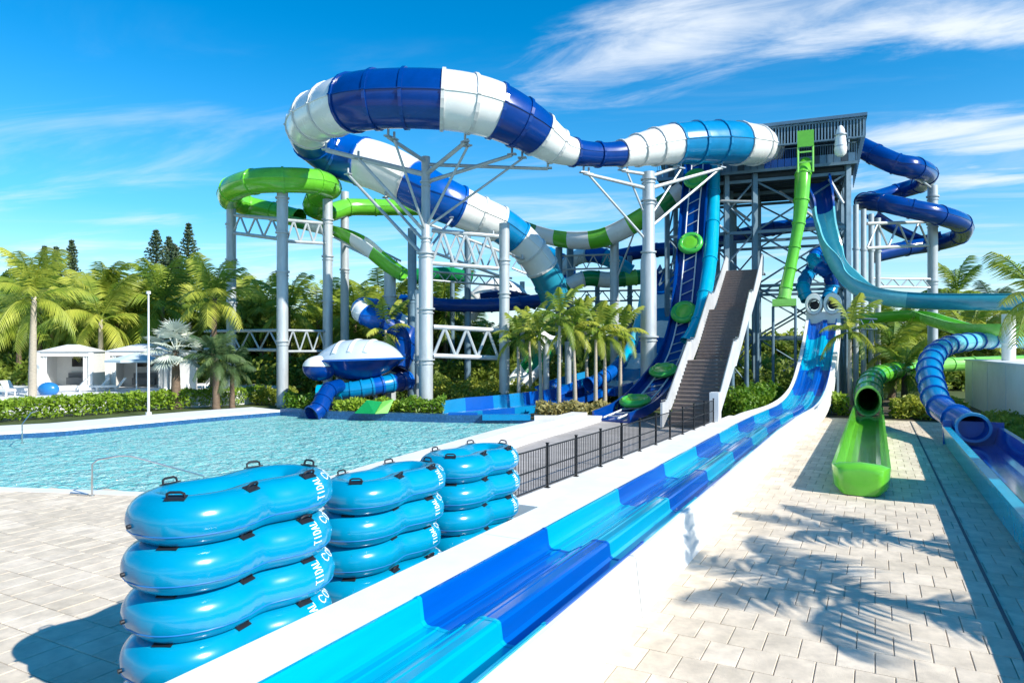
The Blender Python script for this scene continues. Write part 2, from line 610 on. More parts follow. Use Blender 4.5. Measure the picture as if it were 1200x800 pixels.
def channel_profile(a0=200, a1=340, th=0.07, n=14, wall=0.0, lip=0.12):
    """open flume, opening upwards, from angle a0 to a1 (degrees), optional straight wall, folded lip"""
    outer, inner = [], []
    for k in range(n + 1):
        a = R(a0 + (a1 - a0) * k / n)
        outer.append((math.cos(a), math.sin(a)))
        inner.append((math.cos(a) * (1 - th), math.sin(a) * (1 - th)))
    if wall:
        outer = [(outer[0][0], outer[0][1] + wall)] + outer + [(outer[-1][0], outer[-1][1] + wall)]
        inner = [(inner[0][0], inner[0][1] + wall)] + inner + [(inner[-1][0], inner[-1][1] + wall)]
    ol = [(outer[0][0] - lip, inner[0][1] - 0.02), (outer[0][0] - lip, inner[0][1] + 0.04)]
    orr = [(outer[-1][0] + lip, inner[-1][1] + 0.04), (outer[-1][0] + lip, inner[-1][1] - 0.02)]
    i0 = (inner[0][0], inner[0][1] + 0.04)
    i1 = (inner[-1][0], inner[-1][1] + 0.04)
    return outer[:] + orr[::-1][:1] + orr[:1] + [i1] + inner[::-1] + [i0] + [ol[1], ol[0]]


def frames(ctrl, t0, t1, steps):
    """positions, sides, ups, radii along the spline with level sides"""
    res = []
    prev_s = None
    for i in range(steps + 1):
        t = t0 + (t1 - t0) * i / steps
        x, y, z, r = catmull(ctrl, t)
        e = 0.04
        a = catmull(ctrl, max(0, t - e))
        b = catmull(ctrl, min(len(ctrl) - 1, t + e))
        tg = Vector((b[0] - a[0], b[1] - a[1], b[2] - a[2])).normalized()
        sd = tg.cross(Vector((0, 0, 1)))
        if sd.length < 0.12 and prev_s is not None:
            sd = prev_s
        sd.normalize()
        if prev_s is not None and sd.dot(prev_s) < 0:
            sd = -sd
        prev_s = sd
        u = sd.cross(tg).normalized()
        res.append((Vector((x, y, z)), sd, u, r, tg))
    return res


SECTION_NAMES = {"navy": "dark blue", "royal": "royal blue", "azure": "bright blue", "cyan": "light blue", "teal": "teal",
                 "pale_teal": "pale teal", "white_gel": "white", "green": "lime green", "deep_green": "deep green",
                 "light_green": "light green"}


def slide(name, pts, sections, label, cat="water slide", group=None, profile=None, per=1.0, steps=5, flange=0.055, flange_mat=None, mixed=True):
    """pts: (px, py, depth, radius); sections: (t_end, colour)"""
    ctrl = []
    for p in pts:
        q = P(p[0], p[1], p[2])
        ctrl.append((q.x, q.y, q.z, p[3]))
    root = thing(name, (ctrl[0][0], ctrl[0][1], 0), label, cat, group)
    prof = profile or circle_profile()
    t = 0.0
    part_name = "tube_section" if profile is None else "channel_section"
    for t_end, colr in sections:
        k = max(1, round((t_end - t) / per))
        for j in range(k):
            a, b = t + (t_end - t) * j / k, t + (t_end - t) * (j + 1) / k
            fr = frames(ctrl, a, b, max(3, int(steps * (b - a) + 2)))
            mb = MB()
            rings = [[p + sd * (x * r) + u * (y * r) for (x, y) in prof] for (p, sd, u, r, tg) in fr]
            mb.loft(rings, True, profile is not None)
            lab = SECTION_NAMES[colr] + (" tube section" if profile is None else " channel section") if mixed else None
            sec = mb.build(part_name, colr, root, True, lab)
            if flange:
                fb = MB()
                p, sd, u, r, tg = fr[-1]
                w = 0.05 + 0.03 * r
                rr = []
                for (o, g) in ((-w, 1.0), (-w, 1 + flange / max(r, .4)), (w, 1 + flange / max(r, .4)), (w, 1.0)):
                    rr.append([p + tg * o + sd * (x * r * g) + u * (y * r * g) for (x, y) in prof])
                if profile is None:
                    fb.loft(rr, True, False)
                    fb.build("flange", flange_mat or ("white_flange" if colr == "white_gel" else colr), sec, False)
        t = t_end
    return root


# ================================================================= THE SETTING
def tri_fill(outer, holes, z, name, m):
    bm = bmesh.new()
    edges = []
    for loop in [outer] + holes:
        vs = [bm.verts.new((p[0], p[1], z)) for p in loop]
        for i in range(len(vs)):
            edges.append(bm.edges.new((vs[i], vs[(i + 1) % len(vs)])))
    bmesh.ops.triangle_fill(bm, use_beauty=True, use_dissolve=False, edges=edges)
    for f in bm.faces:
        if f.normal.z < 0:
            f.normal_flip()
    me = bpy.data.meshes.new(name)
    bm.to_mesh(me)
    bm.free()
    me.materials.append(MATS[m])
    o = bpy.data.objects.new(name, me)
    COL.objects.link(o)
    return o


POOL = [(-60, 20.5), (-30, 19.6), (-14, 18.7), (-9.4, 18.0), (-6.2, 16.9), (-4.2, 19.8), (-0.7, 28.4), (1.9, 33.6), (3.2, 36.4), (0.5, 36.9),
        (-3.6, 37.3), (-10.6, 39.2), (-14.0, 41.2), (-16.5, 38.2), (-20.7, 31.6), (-27, 27.5), (-36, 25.0), (-60, 24.5)]
big = [(-1400, -200), (1400, -200), (1400, 2400), (-1400, 2400)]
struct(tri_fill(big, [POOL], -0.06, "ground", "grass_ground"))
wa = MB()
n = len(POOL)
wa.add([(p[0], p[1], -0.26) for p in POOL], [tuple(range(n))])
struct(wa.build("pool_water", "pool_water"))
bs = MB()
bs.add([(p[0], p[1], -1.15) for p in POOL], [tuple(range(n))])
struct(bs.build("pool_floor", "pool_plaster"))
ws = MB()
for i in range(n):
    a, b = POOL[i], POOL[(i + 1) % n]
    ws.add([(a[0], a[1], -1.15), (b[0], b[1], -1.15), (b[0], b[1], -0.03), (a[0], a[1], -0.03)], [(0, 1, 2, 3)])
struct(ws.build("pool_wall", "tile_blue"))


def strip(poly_line, w_out, z0, z1, name, m, closed=False):
    """a kerb along a polyline, w_out to the left side"""
    mb = MB()
    pl = [Vector((p[0], p[1], 0)) for p in poly_line]
    off = []
    for i, p in enumerate(pl):
        a = pl[max(i - 1, 0)]
        b = pl[min(i + 1, len(pl) - 1)]
        d = (b - a).normalized()
        nrm = Vector((-d.y, d.x, 0))
        off.append(p + nrm * w_out)
    rings = []
    for p, q in zip(pl, off):
        rings.append([Vector((p.x, p.y, z0)), Vector((q.x, q.y, z0)), Vector((q.x, q.y, z1)), Vector((p.x, p.y, z1))])
    mb.loft(rings, True, True)
    return mb


# coping: far side (white, wide) and the run-out wall on the right of the pool
far_line = [POOL[i] for i in (12, 13, 14, 15, 16, 17)]
struct(strip(far_line, -3.2, -0.05, 0.09, "c", "c").build("pool_coping", "coping"))
back_line = [POOL[i] for i in (9, 10, 11, 12)]
struct(strip(back_line, -0.7, -0.05, 0.16, "c", "c").build("pool_coping", "tile_blue"))
right_line = [(-5.6, 15.9)] + [POOL[i] for i in (5, 6, 7, 8)]
struct(strip(right_line, -0.85, -0.05, 0.42, "c", "c").build("pool_kerb", "white_wall"))
rl2 = [(p[0] + 0.86, p[1] - 0.2) for p in right_line]
struct(strip(rl2, -0.75, -0.05, 0.26, "c", "c").build("pool_kerb", "coping"))

# decks (base sheets with pavers on them)
def inside(p, poly):
    c = False
    j = len(poly) - 1
    for i in range(len(poly)):
        if ((poly[i][1] > p[1]) != (poly[j][1] > p[1])) and (p[0] < (poly[j][0] - poly[i][0]) * (p[1] - poly[i][1]) / (poly[j][1] - poly[i][1]) + poly[i][0]):
            c = not c
        j = i
    return c


def in_view(p, z=0.0, margin=1.3):
    if p.y < 1.5:
        return False
    return abs(p.x) < 0.75 * p.y + margin and (EYE - z) * 800 / p.y < 392 + 110


def paver_field(name, poly, umin, umax, vmin, vmax, pu, pv, seed, dmax):
    rnd = random.Random(seed)
    base = MB()
    nn = len(poly)
    base.add([(p[0], p[1], -0.022) for p in poly], [tuple(range(nn))])
    root = struct(base.build(name, "joint_sand"))
    cells = []
    v = vmin
    row = 0
    while v < vmax:
        u = umin + (pu / 2 if row % 2 else 0)
        while u < umax:
            # now and then one slab stands where two would
            cu, cv = u + pu / 2, v + pv / 2
            c = L(cu, cv)
            if in_view(c) and inside((c.x, c.y), poly) and c.y < dmax:
                cells.append((c.length, cu, cv))
            u += pu
        v += pv
        row += 1
    cells.sort()
    protos = {}
    g = 0.012
    for mi, mn in enumerate(("paver_a", "paver_b", "paver_c")):
        mb = MB()
        hu, hv = pu / 2 - g / 2, pv / 2 - g / 2
        ch = 0.006
        lo = [NL * (a * hu) + DL * (b * hv) + Vector((0, 0, -0.04)) for a, b in ((-1, -1), (1, -1), (1, 1), (-1, 1))]
        md = [NL * (a * hu) + DL * (b * hv) + Vector((0, 0, -ch)) for a, b in ((-1, -1), (1, -1), (1, 1), (-1, 1))]
        tp = [NL * (a * (hu - ch)) + DL * (b * (hv - ch)) for a, b in ((-1, -1), (1, -1), (1, 1), (-1, 1))]
        mb.loft([lo, md, tp], True, True)
        protos[mn] = mb
    rest = {k: MB() for k in protos}
    meshes = {}
    for i, (_, cu, cv) in enumerate(cells):
        mn = rnd.choice(("paver_a", "paver_a", "paver_b", "paver_c"))
        c = L(cu, cv, rnd.uniform(-0.003, 0.003))
        if i < 300:
            if mn not in meshes:
                o = protos[mn].build("paver", mn)
                o.parent = root
                o.location = c
                meshes[mn] = o
            else:
                o = meshes[mn].copy()
                COL.objects.link(o)
                o.location = c
        else:
            rest[mn].add([v + c for v in protos[mn].v], protos[mn].f)
    for k, mb in rest.items():
        if mb.f:
            o = mb.build("paver_rows", k, root)
            o["kind"] = "stuff"
    return root


right_poly = [L(-3.25, -6), L(9.5, -6), L(9.5, 16), L(5.2, 30), L(3.5, 41.5), L(-3.25, 41.5)]
paver_field("right_deck", [(p.x, p.y) for p in right_poly], -3.15, 9.0, 1.0, 42, 0.42, 0.62, 3, 50)
left_poly = [(p.x, p.y) for p in (L(-5.5, -4), L(-5.5, 14.2), L(-6.4, 14.2))] + [(-5.5, 16.2), (-6.2, 16.88), (-9.4, 17.98), (-14, 18.68), (-30, 19.58), (-60, 20.48), (-60, -10)]
paver_field("left_deck", left_poly, -26, -5.4, -8, 24, 0.42, 0.62, 5, 22)
lk = strip([POOL[i] for i in (4, 3, 2, 1, 0)], 0.42, -0.05, 0.012, "c", "c")
struct(lk.build("pool_coping", "coping"))
dr = MB()
dr.bar(L(1.62, -2, 0.004), L(1.62, 41, 0.004), 0.05, 0.01)
tag(dr.build("slot_drain", "steel_dark"), "thin dark slot drain running down the right hand deck", "drain")

# walkway behind the fence, beds and far deck
wk = MB()
wk.add([tuple(v) for v in (L(-6.3, 14.2, -0.015), L(-6.0, 36, -0.015), Vector((7.5, 39, -0.015)), Vector((4.6, 37.5, -0.015)), Vector((2.0, 30.5, -0.015)), Vector((-3.6, 18.6, -0.015)), Vector((-4.8, 16.0, -0.015)))], [tuple(range(7))])
struct(wk.build("walkway", "walkway"))
fd = MB()
fd.prism([(-60, 38.6), (-30, 39.2), (-20.5, 44.5), (-17.5, 48), (-18, 57), (-60, 57)], -0.05, 0.9)
struct(fd.build("far_deck", "coping"))
bd = MB()
bd.add([tuple(v) for v in (Vector((-12.5, 42, 0.0)), Vector((-3.6, 37.9, 0.0)), Vector((3.5, 37.1, 0.0)), Vector((12, 45, 0.0)), Vector((10, 58, 0.0)), Vector((-14, 58, 0.0)))], [tuple(range(6))])
struct(bd.build("planting_bed", "soil"))
bd = MB()
bd.add([tuple(v) for v in (L(-2.9, 41.5, 0.0), L(6, 41.5, 0.0), L(8, 60, 0.0), L(-2.9, 60, 0.0))], [(0, 1, 2, 3)])
struct(bd.build("planting_bed", "soil"))

# ================================================================= RACING SLIDE
def race_z(v):
    pts = [(-10, 0.85), (35.5, 0.85), (38, 0.92), (40.5, 1.2), (43, 1.85), (45.5, 2.95), (48, 4.3), (50.4, 5.75), (51, 6.1)]
    for (a, za), (b, zb) in zip(pts, pts[1:]):
        if v <= b:
            i = pts.index((a, za))
            # smooth interpolation
            z0 = pts[max(i - 1, 0)]
            z3 = pts[min(i + 2, len(pts) - 1)]
            f = (v - a) / (b - a)
            m0 = (zb - z0[1]) / (b - z0[0]) * (b - a) if i > 0 else 0
            m1 = (z3[1] - za) / (z3[0] - a) * (b - a)
            if i == 0:
                return 0.85
            return (2 * f**3 - 3 * f**2 + 1) * za + (f**3 - 2 * f**2 + f) * m0 + (-2 * f**3 + 3 * f**2) * zb + (f**3 - f**2) * m1
    return pts[-1][1]


race = thing("racing_slide", L(-4, 20), "long two lane racing slide in alternating blue and turquoise between white walls", "water slide")
RP = [(-4.80, 0.012), (-4.76, 0.012), (-4.735, -0.01), (-4.70, -0.26), (-4.66, -0.305), (-4.60, -0.315), (-4.50, -0.30), (-4.48, -0.312), (-4.36, -0.318), (-4.31, -0.30),
      (-4.14, -0.20), (-4.12, -0.205), (-3.94, -0.075), (-3.90, -0.062), (-3.86, -0.06), (-3.84, -0.068), (-3.73, -0.064), (-3.69, -0.075), (-3.665, -0.10), (-3.64, -0.28), (-3.60, -0.315),
      (-3.30, -0.32), (-3.20, -0.29), (-3.165, -0.02), (-3.14, 0.012), (-3.10, 0.012)]
RPC = RP + [(-3.10, -0.012), (-3.12, -0.36), (-4.74, -0.36), (-4.80, -0.012)]
vb = [-6.0 - 0.9] + [-3.9, -0.4 + 0.0] + [3.1 + 3.5 * k for k in range(14)]
vb = [-7.4, -3.9, -0.4] + [3.1 + 3.5 * k for k in range(13)] + [48.6, 50.4]
for i in range(len(vb) - 1):
    a, b = vb[i], vb[i + 1]
    colr = "cyan" if i % 2 else "royal"
    ns = 1 if b < 35 else 6
    rings = []
    for k in range(ns + 1):
        v = a + (b - a) * k / ns
        z = race_z(v)
        rings.append([LR(u, v, z + dz) for (u, dz) in RPC])
    mb = MB()
    mb.loft(rings, True, True)
    sec = mb.build("lane_section", "lane_" + colr, race, False, SECTION_NAMES[colr] + " lane section")
    # bolted joint: a low raised band across the section end
    jb = MB()
    z = race_z(b)
    sl = (race_z(b + 0.05) - race_z(b - 0.05)) / 0.1
    r1 = [LR(u, b - 0.035, z - 0.035 * sl + dz + 0.006) for (u, dz) in RP]
    r2 = [LR(u, b + 0.0, z + dz + 0.009) for (u, dz) in RP]
    r3 = [LR(u, b + 0.035, z + 0.035 * sl + dz + 0.006) for (u, dz) in RP]
    r0 = [p - Vector((0, 0, 0.012)) for p in r1]
    r4 = [p - Vector((0, 0, 0.012)) for p in r3]
    jb.loft([r0, r1, r2, r3, r4], False)
    jb.build("joint", colr, sec)

# white side walls in panels
def lerp(a, b, t):
    t = max(0, min(1, t))
    return a + (b - a) * t


for side in (0, 1):
    v = -7.4
    while v < 50.2:
        w = min(v + 5.6, 50.4)
        ns = 1 if w < 34 else 6
        rings = []
        for k in range(ns + 1):
            q = v + (w - v - 0.012) * k / ns
            z = race_z(q)
            lo = max(-0.04, z - lerp(0.9, 1.1, (q - 38) / 8))
            if side == 0:
                wdt = lerp(0.78, 0.24, (q - 33) / 9)
                ui, uo = -4.79, -4.79 - wdt
                prof = [(uo, lo), (uo, z - 0.03), (uo + 0.03, z), (ui - 0.02, z), (ui, z - 0.02), (ui, lo)]
            else:
                wdt = lerp(0.11, 0.24, (q - 30) / 9)
                ui, uo = -3.11, -3.11 + wdt
                bat = 0.10 if q < 36 else 0.0
                prof = [(ui, lo), (ui, z - 0.015), (ui + 0.015, z), (uo - 0.03, z), (uo, z - 0.03), (uo + bat, lo)]
            rings.append([LR(a, q, b) for a, b in prof])
        mb = MB()
        mb.loft(rings, True, True)
        wp = mb.build("wall_panel", "white_wall", race, False)
        if side == 1:
            jq = w - 0.02
            zj = race_z(jq)
            jb = MB()
            jp = [(uo + bat + .004, -0.01), (uo + .006, zj - 0.03), (uo - 0.03, zj + .003), (ui + .02, zj + .003)]
            jb.loft([[LR(a, jq - .012, b) for a, b in jp], [LR(a, jq + .012, b) for a, b in jp]], False)
            jb.build("joint_strip", "bracket", wp)
        v = w
# posts under the climb
for q in (42.0, 45.5, 48.5):
    for u in (-4.6, -3.3):
        mb = MB()
        mb.rod(LR(u, q, -0.05), LR(u, q, race_z(q) - 0.38), 0.12, 10)
        mb.build("post", "galvanised", race, True)

# low white slab between wall and fence
sb = MB()
sb.add([], [])
poly = [L(-5.585, 12.6), L(-5.585, 34.0), L(-6.22, 34.0), L(-6.86, 12.6)]
sb.prism([(p.x, p.y) for p in poly], -0.05, 0.56)
struct(sb.build("fence_kerb", "white_wall"))

# fence
f0, f1 = L(-6.78, 12.8, 0.56), L(-6.26, 30.6, 0.56)
fence = thing("metal_fence", f0, "black metal railing fence with thin balusters on the low white kerb", "fence")
N = 11
FH = 0.98
for k in range(N + 1):
    p = f0.lerp(f1, k / N)
    mb = MB()
    mb.box(p + Vector((0, 0, FH / 2 + 0.02)), (0.05, 0.05, FH + 0.06), DL)
    mb.box(p + Vector((0, 0, FH + 0.06)), (0.07, 0.07, 0.02), DL)
    mb.box(p + Vector((0, 0, 0.01)), (0.11, 0.11, 0.018), DL)
    mb.build("post", "fence_black", fence)
for h in (0.07, 0.5, FH - 0.02):
    for k in range(N):
        a, b = f0.lerp(f1, k / N), f0.lerp(f1, (k + 1) / N)
        d = (b - a).normalized() * 0.027
        mb = MB()
        mb.bar(a + d + Vector((0, 0, h)), b - d + Vector((0, 0, h)), 0.028, 0.028)
        mb.build("rail", "fence_black", fence)
proto = None
for k in range(N):
    for j in range(1, 14):
        p = f0.lerp(f1, (k + j / 14) / N)
        if proto is None:
            mb = MB()
            mb.box(p + Vector((0, 0, FH / 2 + 0.03)), (0.012, 0.012, FH - 0.14), DL)
            proto = mb.build("baluster", "fence_black", fence)
            base_loc = p
        else:
            o = proto.copy()
            COL.objects.link(o)
            o.location = p - base_loc

# portals and twisting tubes above the racing slide
for s, du in ((0, -4.52), (1, -3.38)):
    c = LR(du, 50.7, race_z(50.4) + 1.0)
    root = thing("slide_portal", (c.x, c.y, 0), ("left" if s == 0 else "right") + " white hooded portal with dark mouth at the top of the racing slide", "slide portal", "portals of the racing slide")
    mb = MB()
    rings = []
    for (dv, ro) in ((-0.35, 0.60), (-0.1, 0.65), (0.6, 0.66), (1.2, 0.55)):
        rings.append([c + DL * dv + NL * (math.cos(a) * ro * 0.88) + Vector((0, 0, math.sin(a) * ro * 1.15 + 0.05)) for a in [2 * PI * i / 24 for i in range(24)]])
    for (dv, ro) in ((1.1, 0.40), (-0.1, 0.40), (-0.36, 0.46)):
        rings.append([c + DL * dv + NL * (math.cos(a) * ro * 0.88) + Vector((0, 0, math.sin(a) * ro - 0.02)) for a in [2 * PI * i / 24 for i in range(24)]])
    rings.append(rings[0])
    mb.loft(rings, True)
    mb.build("hood", "white_gel", root, True)
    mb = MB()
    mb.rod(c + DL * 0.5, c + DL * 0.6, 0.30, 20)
    mb.build("mouth", "black_grip", root)  # black disc stands in for the shade inside the tube
pn = MB()
pn.box(LR(-3.95, 50.85, race_z(50.4) + 0.05), (2.1, 0.35, 0.95), NL)
tag(pn.build("portal_panel", "white_gel"), "white curved panel beneath the two racing slide portals", "slide panel")
slide("twisted_tube", [(946, 352, 47.5, .42), (941, 336, 48, .42), (947, 322, 49.2, .44), (957, 311, 49.6, .44), (966, 303, 48.6, .42), (962, 295, 50, .4)],
      [(1, "cyan"), (2, "azure"), (3, "royal"), (4, "azure"), (5, "navy")], "left twisting tube in light and bright blue rising above the portals", group="twisting tubes above the racing slide", per=.5)
slide("twisted_tube", [(969, 352, 47.5, .42), (975, 336, 48, .42), (971, 320, 47.6, .44), (960, 313, 47.6, .44), (953, 304, 48.4, .42), (960, 294, 49.5, .4)],
      [(1, "azure"), (2, "navy"), (3, "royal"), (4, "cyan"), (5, "royal")], "right twisting tube in dark and royal blue rising above the portals", group="twisting tubes above the racing slide", per=.5)

# ================================================================= RAFTS
RA = Vector((0.52, 0.854, 0)).normalized()
STROKES = {
    'T': [[(0, 1), (1, 1)], [(.5, 1), (.5, 0)]],
    'I': [[(.5, 0), (.5, 1)]],
    'D': [[(.1, 0), (.1, 1), (.6, 1), (.95, .7), (.95, .3), (.6, 0), (.1, 0)]],
    'A': [[(0, 0), (.5, 1), (1, 0)], [(.22, .4), (.78, .4)]],
    'L': [[(.1, 1), (.1, 0), (.9, 0)]],
    'C': [[(.95, .8), (.6, 1), (.3, 1), (.05, .7), (.05, .3), (.3, 0), (.6, 0), (.95, .2)]],
    'O': [[(.3, 0), (.05, .3), (.05, .7), (.3, 1), (.7, 1), (.95, .7), (.95, .3), (.7, 0), (.3, 0)]],
    'V': [[(0, 1), (.5, 0), (1, 1)]],
    'E': [[(.9, 1), (.1, 1), (.1, 0), (.9, 0)], [(.1, .5), (.7, .5)]],
}
TR = 0.252      # tube radius
AX, BX = 0.92, 0.46


def raft_center(th):
    # peanut outline
    c, s = math.cos(th), math.sin(th)
    x = AX * c
    w = BX * (1 - 0.38 * math.exp(-(x / 0.38) ** 2))
    y = w * math.copysign(abs(s) ** 0.72, s)
    return Vector((x, y, 0))


def raft_pt(th, ph, k=1.0):
    e = 0.01
    c = raft_center(th)
    t = (raft_center(th + e) - raft_center(th - e)).normalized()
    nrm = Vector((t.y, -t.x, 0))
    q = math.atan2(math.sin(ph + 0.38), math.cos(ph + 0.38))
    wr = 1 - (0.010 + 0.006 * math.sin(5 * th)) * math.cos(38 * th + 1.3 * math.sin(3 * th)) * math.exp(-(q / 0.42) ** 2)
    return c + nrm * (math.cos(ph) * TR * k * wr) + Vector((0, 0, math.sin(ph) * TR * 0.97 * k + TR))


def make_raft():
    root = thing("double_raft", (0, 0, 0), "tmp", "raft", "blue double rafts in stacks")
    mb = MB()
    NT, NP = 228, 26
    rings = []
    for i in range(NT + 1):
        th = 2 * PI * i / NT
        rings.append([raft_pt(th, 2 * PI * k / NP) for k in range(NP)])
    mb.loft(rings, True)
    mb.build("tube", "raft_vinyl", root, True)
    fl = MB()
    ring = [raft_center(2 * PI * i / 48) * 0.93 for i in range(48)]
    lo = [p + Vector((0, 0, 0.07)) for p in ring]
    hi = [p + Vector((0, 0, 0.10)) for p in ring]
    fl.loft([lo, hi], True, True)
    fl.build("floor", "raft_vinyl", root, False)
    # stitched welt round the outside
    wt = MB()
    wt.sweep([raft_pt(2 * PI * i / 90, -0.42, 1.0) for i in range(91)], 0.007, 5, False)
    wt.build("welt", "float_blue", root, True)
    # handles: black webbing pads with raised grips
    for th, ph in ((0.9, 1.35), (2.15, 1.3), (-0.95, 1.15), (-1.85, 1.12), (-0.1, 1.4), (3.45, 1.3)):
        hb = MB()
        c = raft_pt(th, ph)
        up = (raft_pt(th, ph, 1.2) - c).normalized()
        t = (raft_pt(th + 0.03, ph) - raft_pt(th - 0.03, ph)).normalized()
        hb.box(c + up * 0.006, (0.19, 0.10, 0.012), t, up)
        h = hb.build("handle_patch", "black_grip", root)
        gb = MB()
        gb.sweep([c - t * 0.085 + up * 0.008, c - t * 0.08 + up * 0.05, c - t * 0.05 + up * 0.065, c + t * 0.05 + up * 0.065, c + t * 0.08 + up * 0.05, c + t * 0.085 + up * 0.008], 0.013, 6)
        gb.build("grip", "black_grip", h, True)
    # valve at the blunt end
    vb_ = MB()
    c = raft_pt(PI - 0.1, -0.1)
    u = (raft_pt(PI - 0.1, -0.1, 1.2) - c).normalized()
    vb_.rod(c - u * 0.01, c + u * 0.03, 0.022, 10)
    vb_.build("valve", "black_grip", root, True)
    # lettering laid on the curved skin, reading up the flank near the far end: TIDAL COVE
    for word, th0, ph0, dth, dph, size in (("TIDAL", -0.96, -0.15, 0.0, 0.225, 0.10), ("COVE", -0.70, 0.90, 0.19, 0.0, 0.09)):
        lb = MB()
        for i, chh in enumerate(word):
            for st in STROKES[chh]:
                for a, b in zip(st, st[1:]):
                    def mp(q):
                        if dph:     # letters climb the flank
                            ph = ph0 + i * dph + q[0] * dph * 0.72
                            th = th0 + (1 - q[1]) * size * 1.15
                        else:
                            th = th0 + i * dth + q[0] * dth * 0.75
                            ph = ph0 + (q[1] - 0.5) * size * 4.2 - 0.1
                        return th, ph
                    m = 3
                    A, B = mp(a), mp(b)
                    pts = [raft_pt(A[0] + (B[0] - A[0]) * j / m, A[1] + (B[1] - A[1]) * j / m, 1.012) for j in range(m + 1)]
                    nr = (raft_pt(A[0], A[1], 1.3) - pts[0]).normalized()
                    for p, q in zip(pts, pts[1:]):
                        lb.box((p + q) / 2, ((q - p).length + 0.008, 0.012, 0.004), q - p, nr)
        lb.build("lettering", "print_white", root)
    return root


raft0 = make_raft()
used = False
STACKS = [((-3.06, 7.52), 5, "nearest", 0.466, ["topmost", "second from the top", "third from the top", "fourth from the top", "lowest"]),
          ((-2.02, 10.75), 4, "middle", 0.466, ["topmost", "second from the top", "third from the top", "lowest"]),
          ((-0.72, 13.0), 4, "farthest", 0.466, ["topmost", "second from the top", "third from the top", "lowest"])]
rnd = random.Random(4)
base_rz = math.atan2(RA.y, RA.x)
for (sx, sy), cnt, nm, dz, words in STACKS:
    for k in range(cnt):
        r_ = raft0 if not used else copy_tree(raft0)
        used = True
        jit = 0.045 if nm == "nearest" else 0.07
        r_.location = (sx + rnd.uniform(-jit, jit), sy + rnd.uniform(-jit, jit), k * dz)
        r_.rotation_euler = (R(rnd.uniform(-1.2, 1.2)), R(rnd.uniform(-1.0, 1.0)), base_rz + R(rnd.uniform(-4, 4)))
        r_.scale = (rnd.uniform(.985, 1.015), rnd.uniform(.98, 1.02), rnd.uniform(.985, 1.01))
        r_["label"] = "bright blue double raft with white lettering, %s in the %s stack" % (words[cnt - 1 - k], nm)

# ================================================================= BIG BLUE AND WHITE TUBE
slide("boomerang_tube",
      [(908, 180, 52.5, .7), (893, 172, 50, 1.3), (864, 168, 47.8, 1.45), (828, 167, 46.5, 1.42), (790, 169, 45.4, 1.32), (757, 174, 44.3, 1.1),
       (728, 180, 43.2, .80), (697, 181, 42.2, .74), (665, 177, 41.2, .86), (645, 167, 40.6, 1.15), (615, 147, 39.6, 1.42), (575, 128, 38.7, 1.58),
       (525, 118, 38, 1.62), (462, 116, 38, 1.60), (417, 120, 38.7, 1.60), (386, 130, 40.8, 1.52), (364, 142, 43.6, 1.44), (366, 162, 46.6, 1.46), (394, 181, 48.4, 1.62),
       (450, 198, 47.6, 1.68), (510, 230, 47, 1.55), (555, 250, 48, 1.36), (590, 266, 49, 1.26), (620, 292, 50, 1.22), (640, 322, 51, 1.18), (651, 352, 52, 1.1)],
      [(2, "white_gel"), (4, "azure"), (6, "white_gel"), (7.75, "navy"), (9.5, "white_gel"), (10.85, "navy"), (12.1, "white_gel"), (14.1, "navy"),
       (16.35, "white_gel"), (18.6, "royal"), (19.5, "white_gel"), (20.55, "royal"), (21.8, "white_gel"), (22.5, "azure"), (23.7, "white_gel"), (25, "teal")],
      "huge blue and white banded tube slide looping over the tall steel columns", per=.75, steps=8, flange=.09)
# adjoining open shell at the platform
bl = MB()

# ================================================================= COLUMNS AND TRUSSES
STEEL = "galvanised"


def column(px, ytop, Y, r, arms=(), label="", collars=(), mname=STEEL, group="steel slide columns", z0=-0.1, top_r=None, braces=()):
    p = P(px, ytop, Y)
    root = thing("support_column", (p.x, p.y, 0), label, "column", group)
    mb = MB()
    h = p.z
    tr = top_r or r
    zs = [z0, h * 0.62, h * 0.66, h]
    mb.sweep([(p.x, p.y, z) for z in zs], [r, r, tr, tr], 16)
    mb.build("pole", mname, root, True)
    for z in (0.12,) + tuple(h * c for c in collars):
        cb = MB()
        rr = r if z < h * 0.64 else tr
        cb.rod((p.x, p.y, z - 0.05), (p.x, p.y, z + 0.05), rr * 1.28, 14)
        cb.rod((p.x, p.y, z - 0.28), (p.x, p.y, z - 0.22), rr * 1.15, 14)
        cb.build("collar", mname, root, True)
    for (ax, ay, aY, hz, ar) in arms:
        e = P(ax, ay, aY)
        ab = MB()
        s_ = Vector((p.x, p.y, h * hz))
        ab.rod(s_, e, ar, 9, ar * 0.8)
        a = ab.build("arm", mname, root, True)
        kb = MB()
        kb.box(e + Vector((0, 0, 0.05)), (0.5, 0.3, 0.08), (e - s_) * Vector((1, 1, 0)) if (e - s_).xy.length > 0.1 else (1, 0, 0))
        kb.rod(e, e + Vector((0, 0, 0.45)), 0.07, 8)
        kb.build("saddle", "bracket", a)
    return root


def truss(a, b, h, n, r, label, group="steel trusses", mname=STEEL):
    a, b = Vector(a), Vector(b)
    root = thing("steel_truss", (a.x, a.y, a.z - h), label, "truss", group)
    dz = Vector((0, 0, h))
    for q in (a, a - dz):
        mb = MB()
        mb.rod(q, q + (b - a), r * 1.25, 8)
        mb.build("chord", mname, root, True)
    for k in range(n):
        p0, p1 = a.lerp(b, k / n), a.lerp(b, (k + 1) / n)
        m_ = (p0 + p1) / 2
        for (s_, e_) in ((p0 - dz, m_), (m_, p1 - dz)):
            mb = MB()
            mb.rod(s_, e_, r * 0.8, 6)
            mb.build("brace", mname, root, True)
    return root


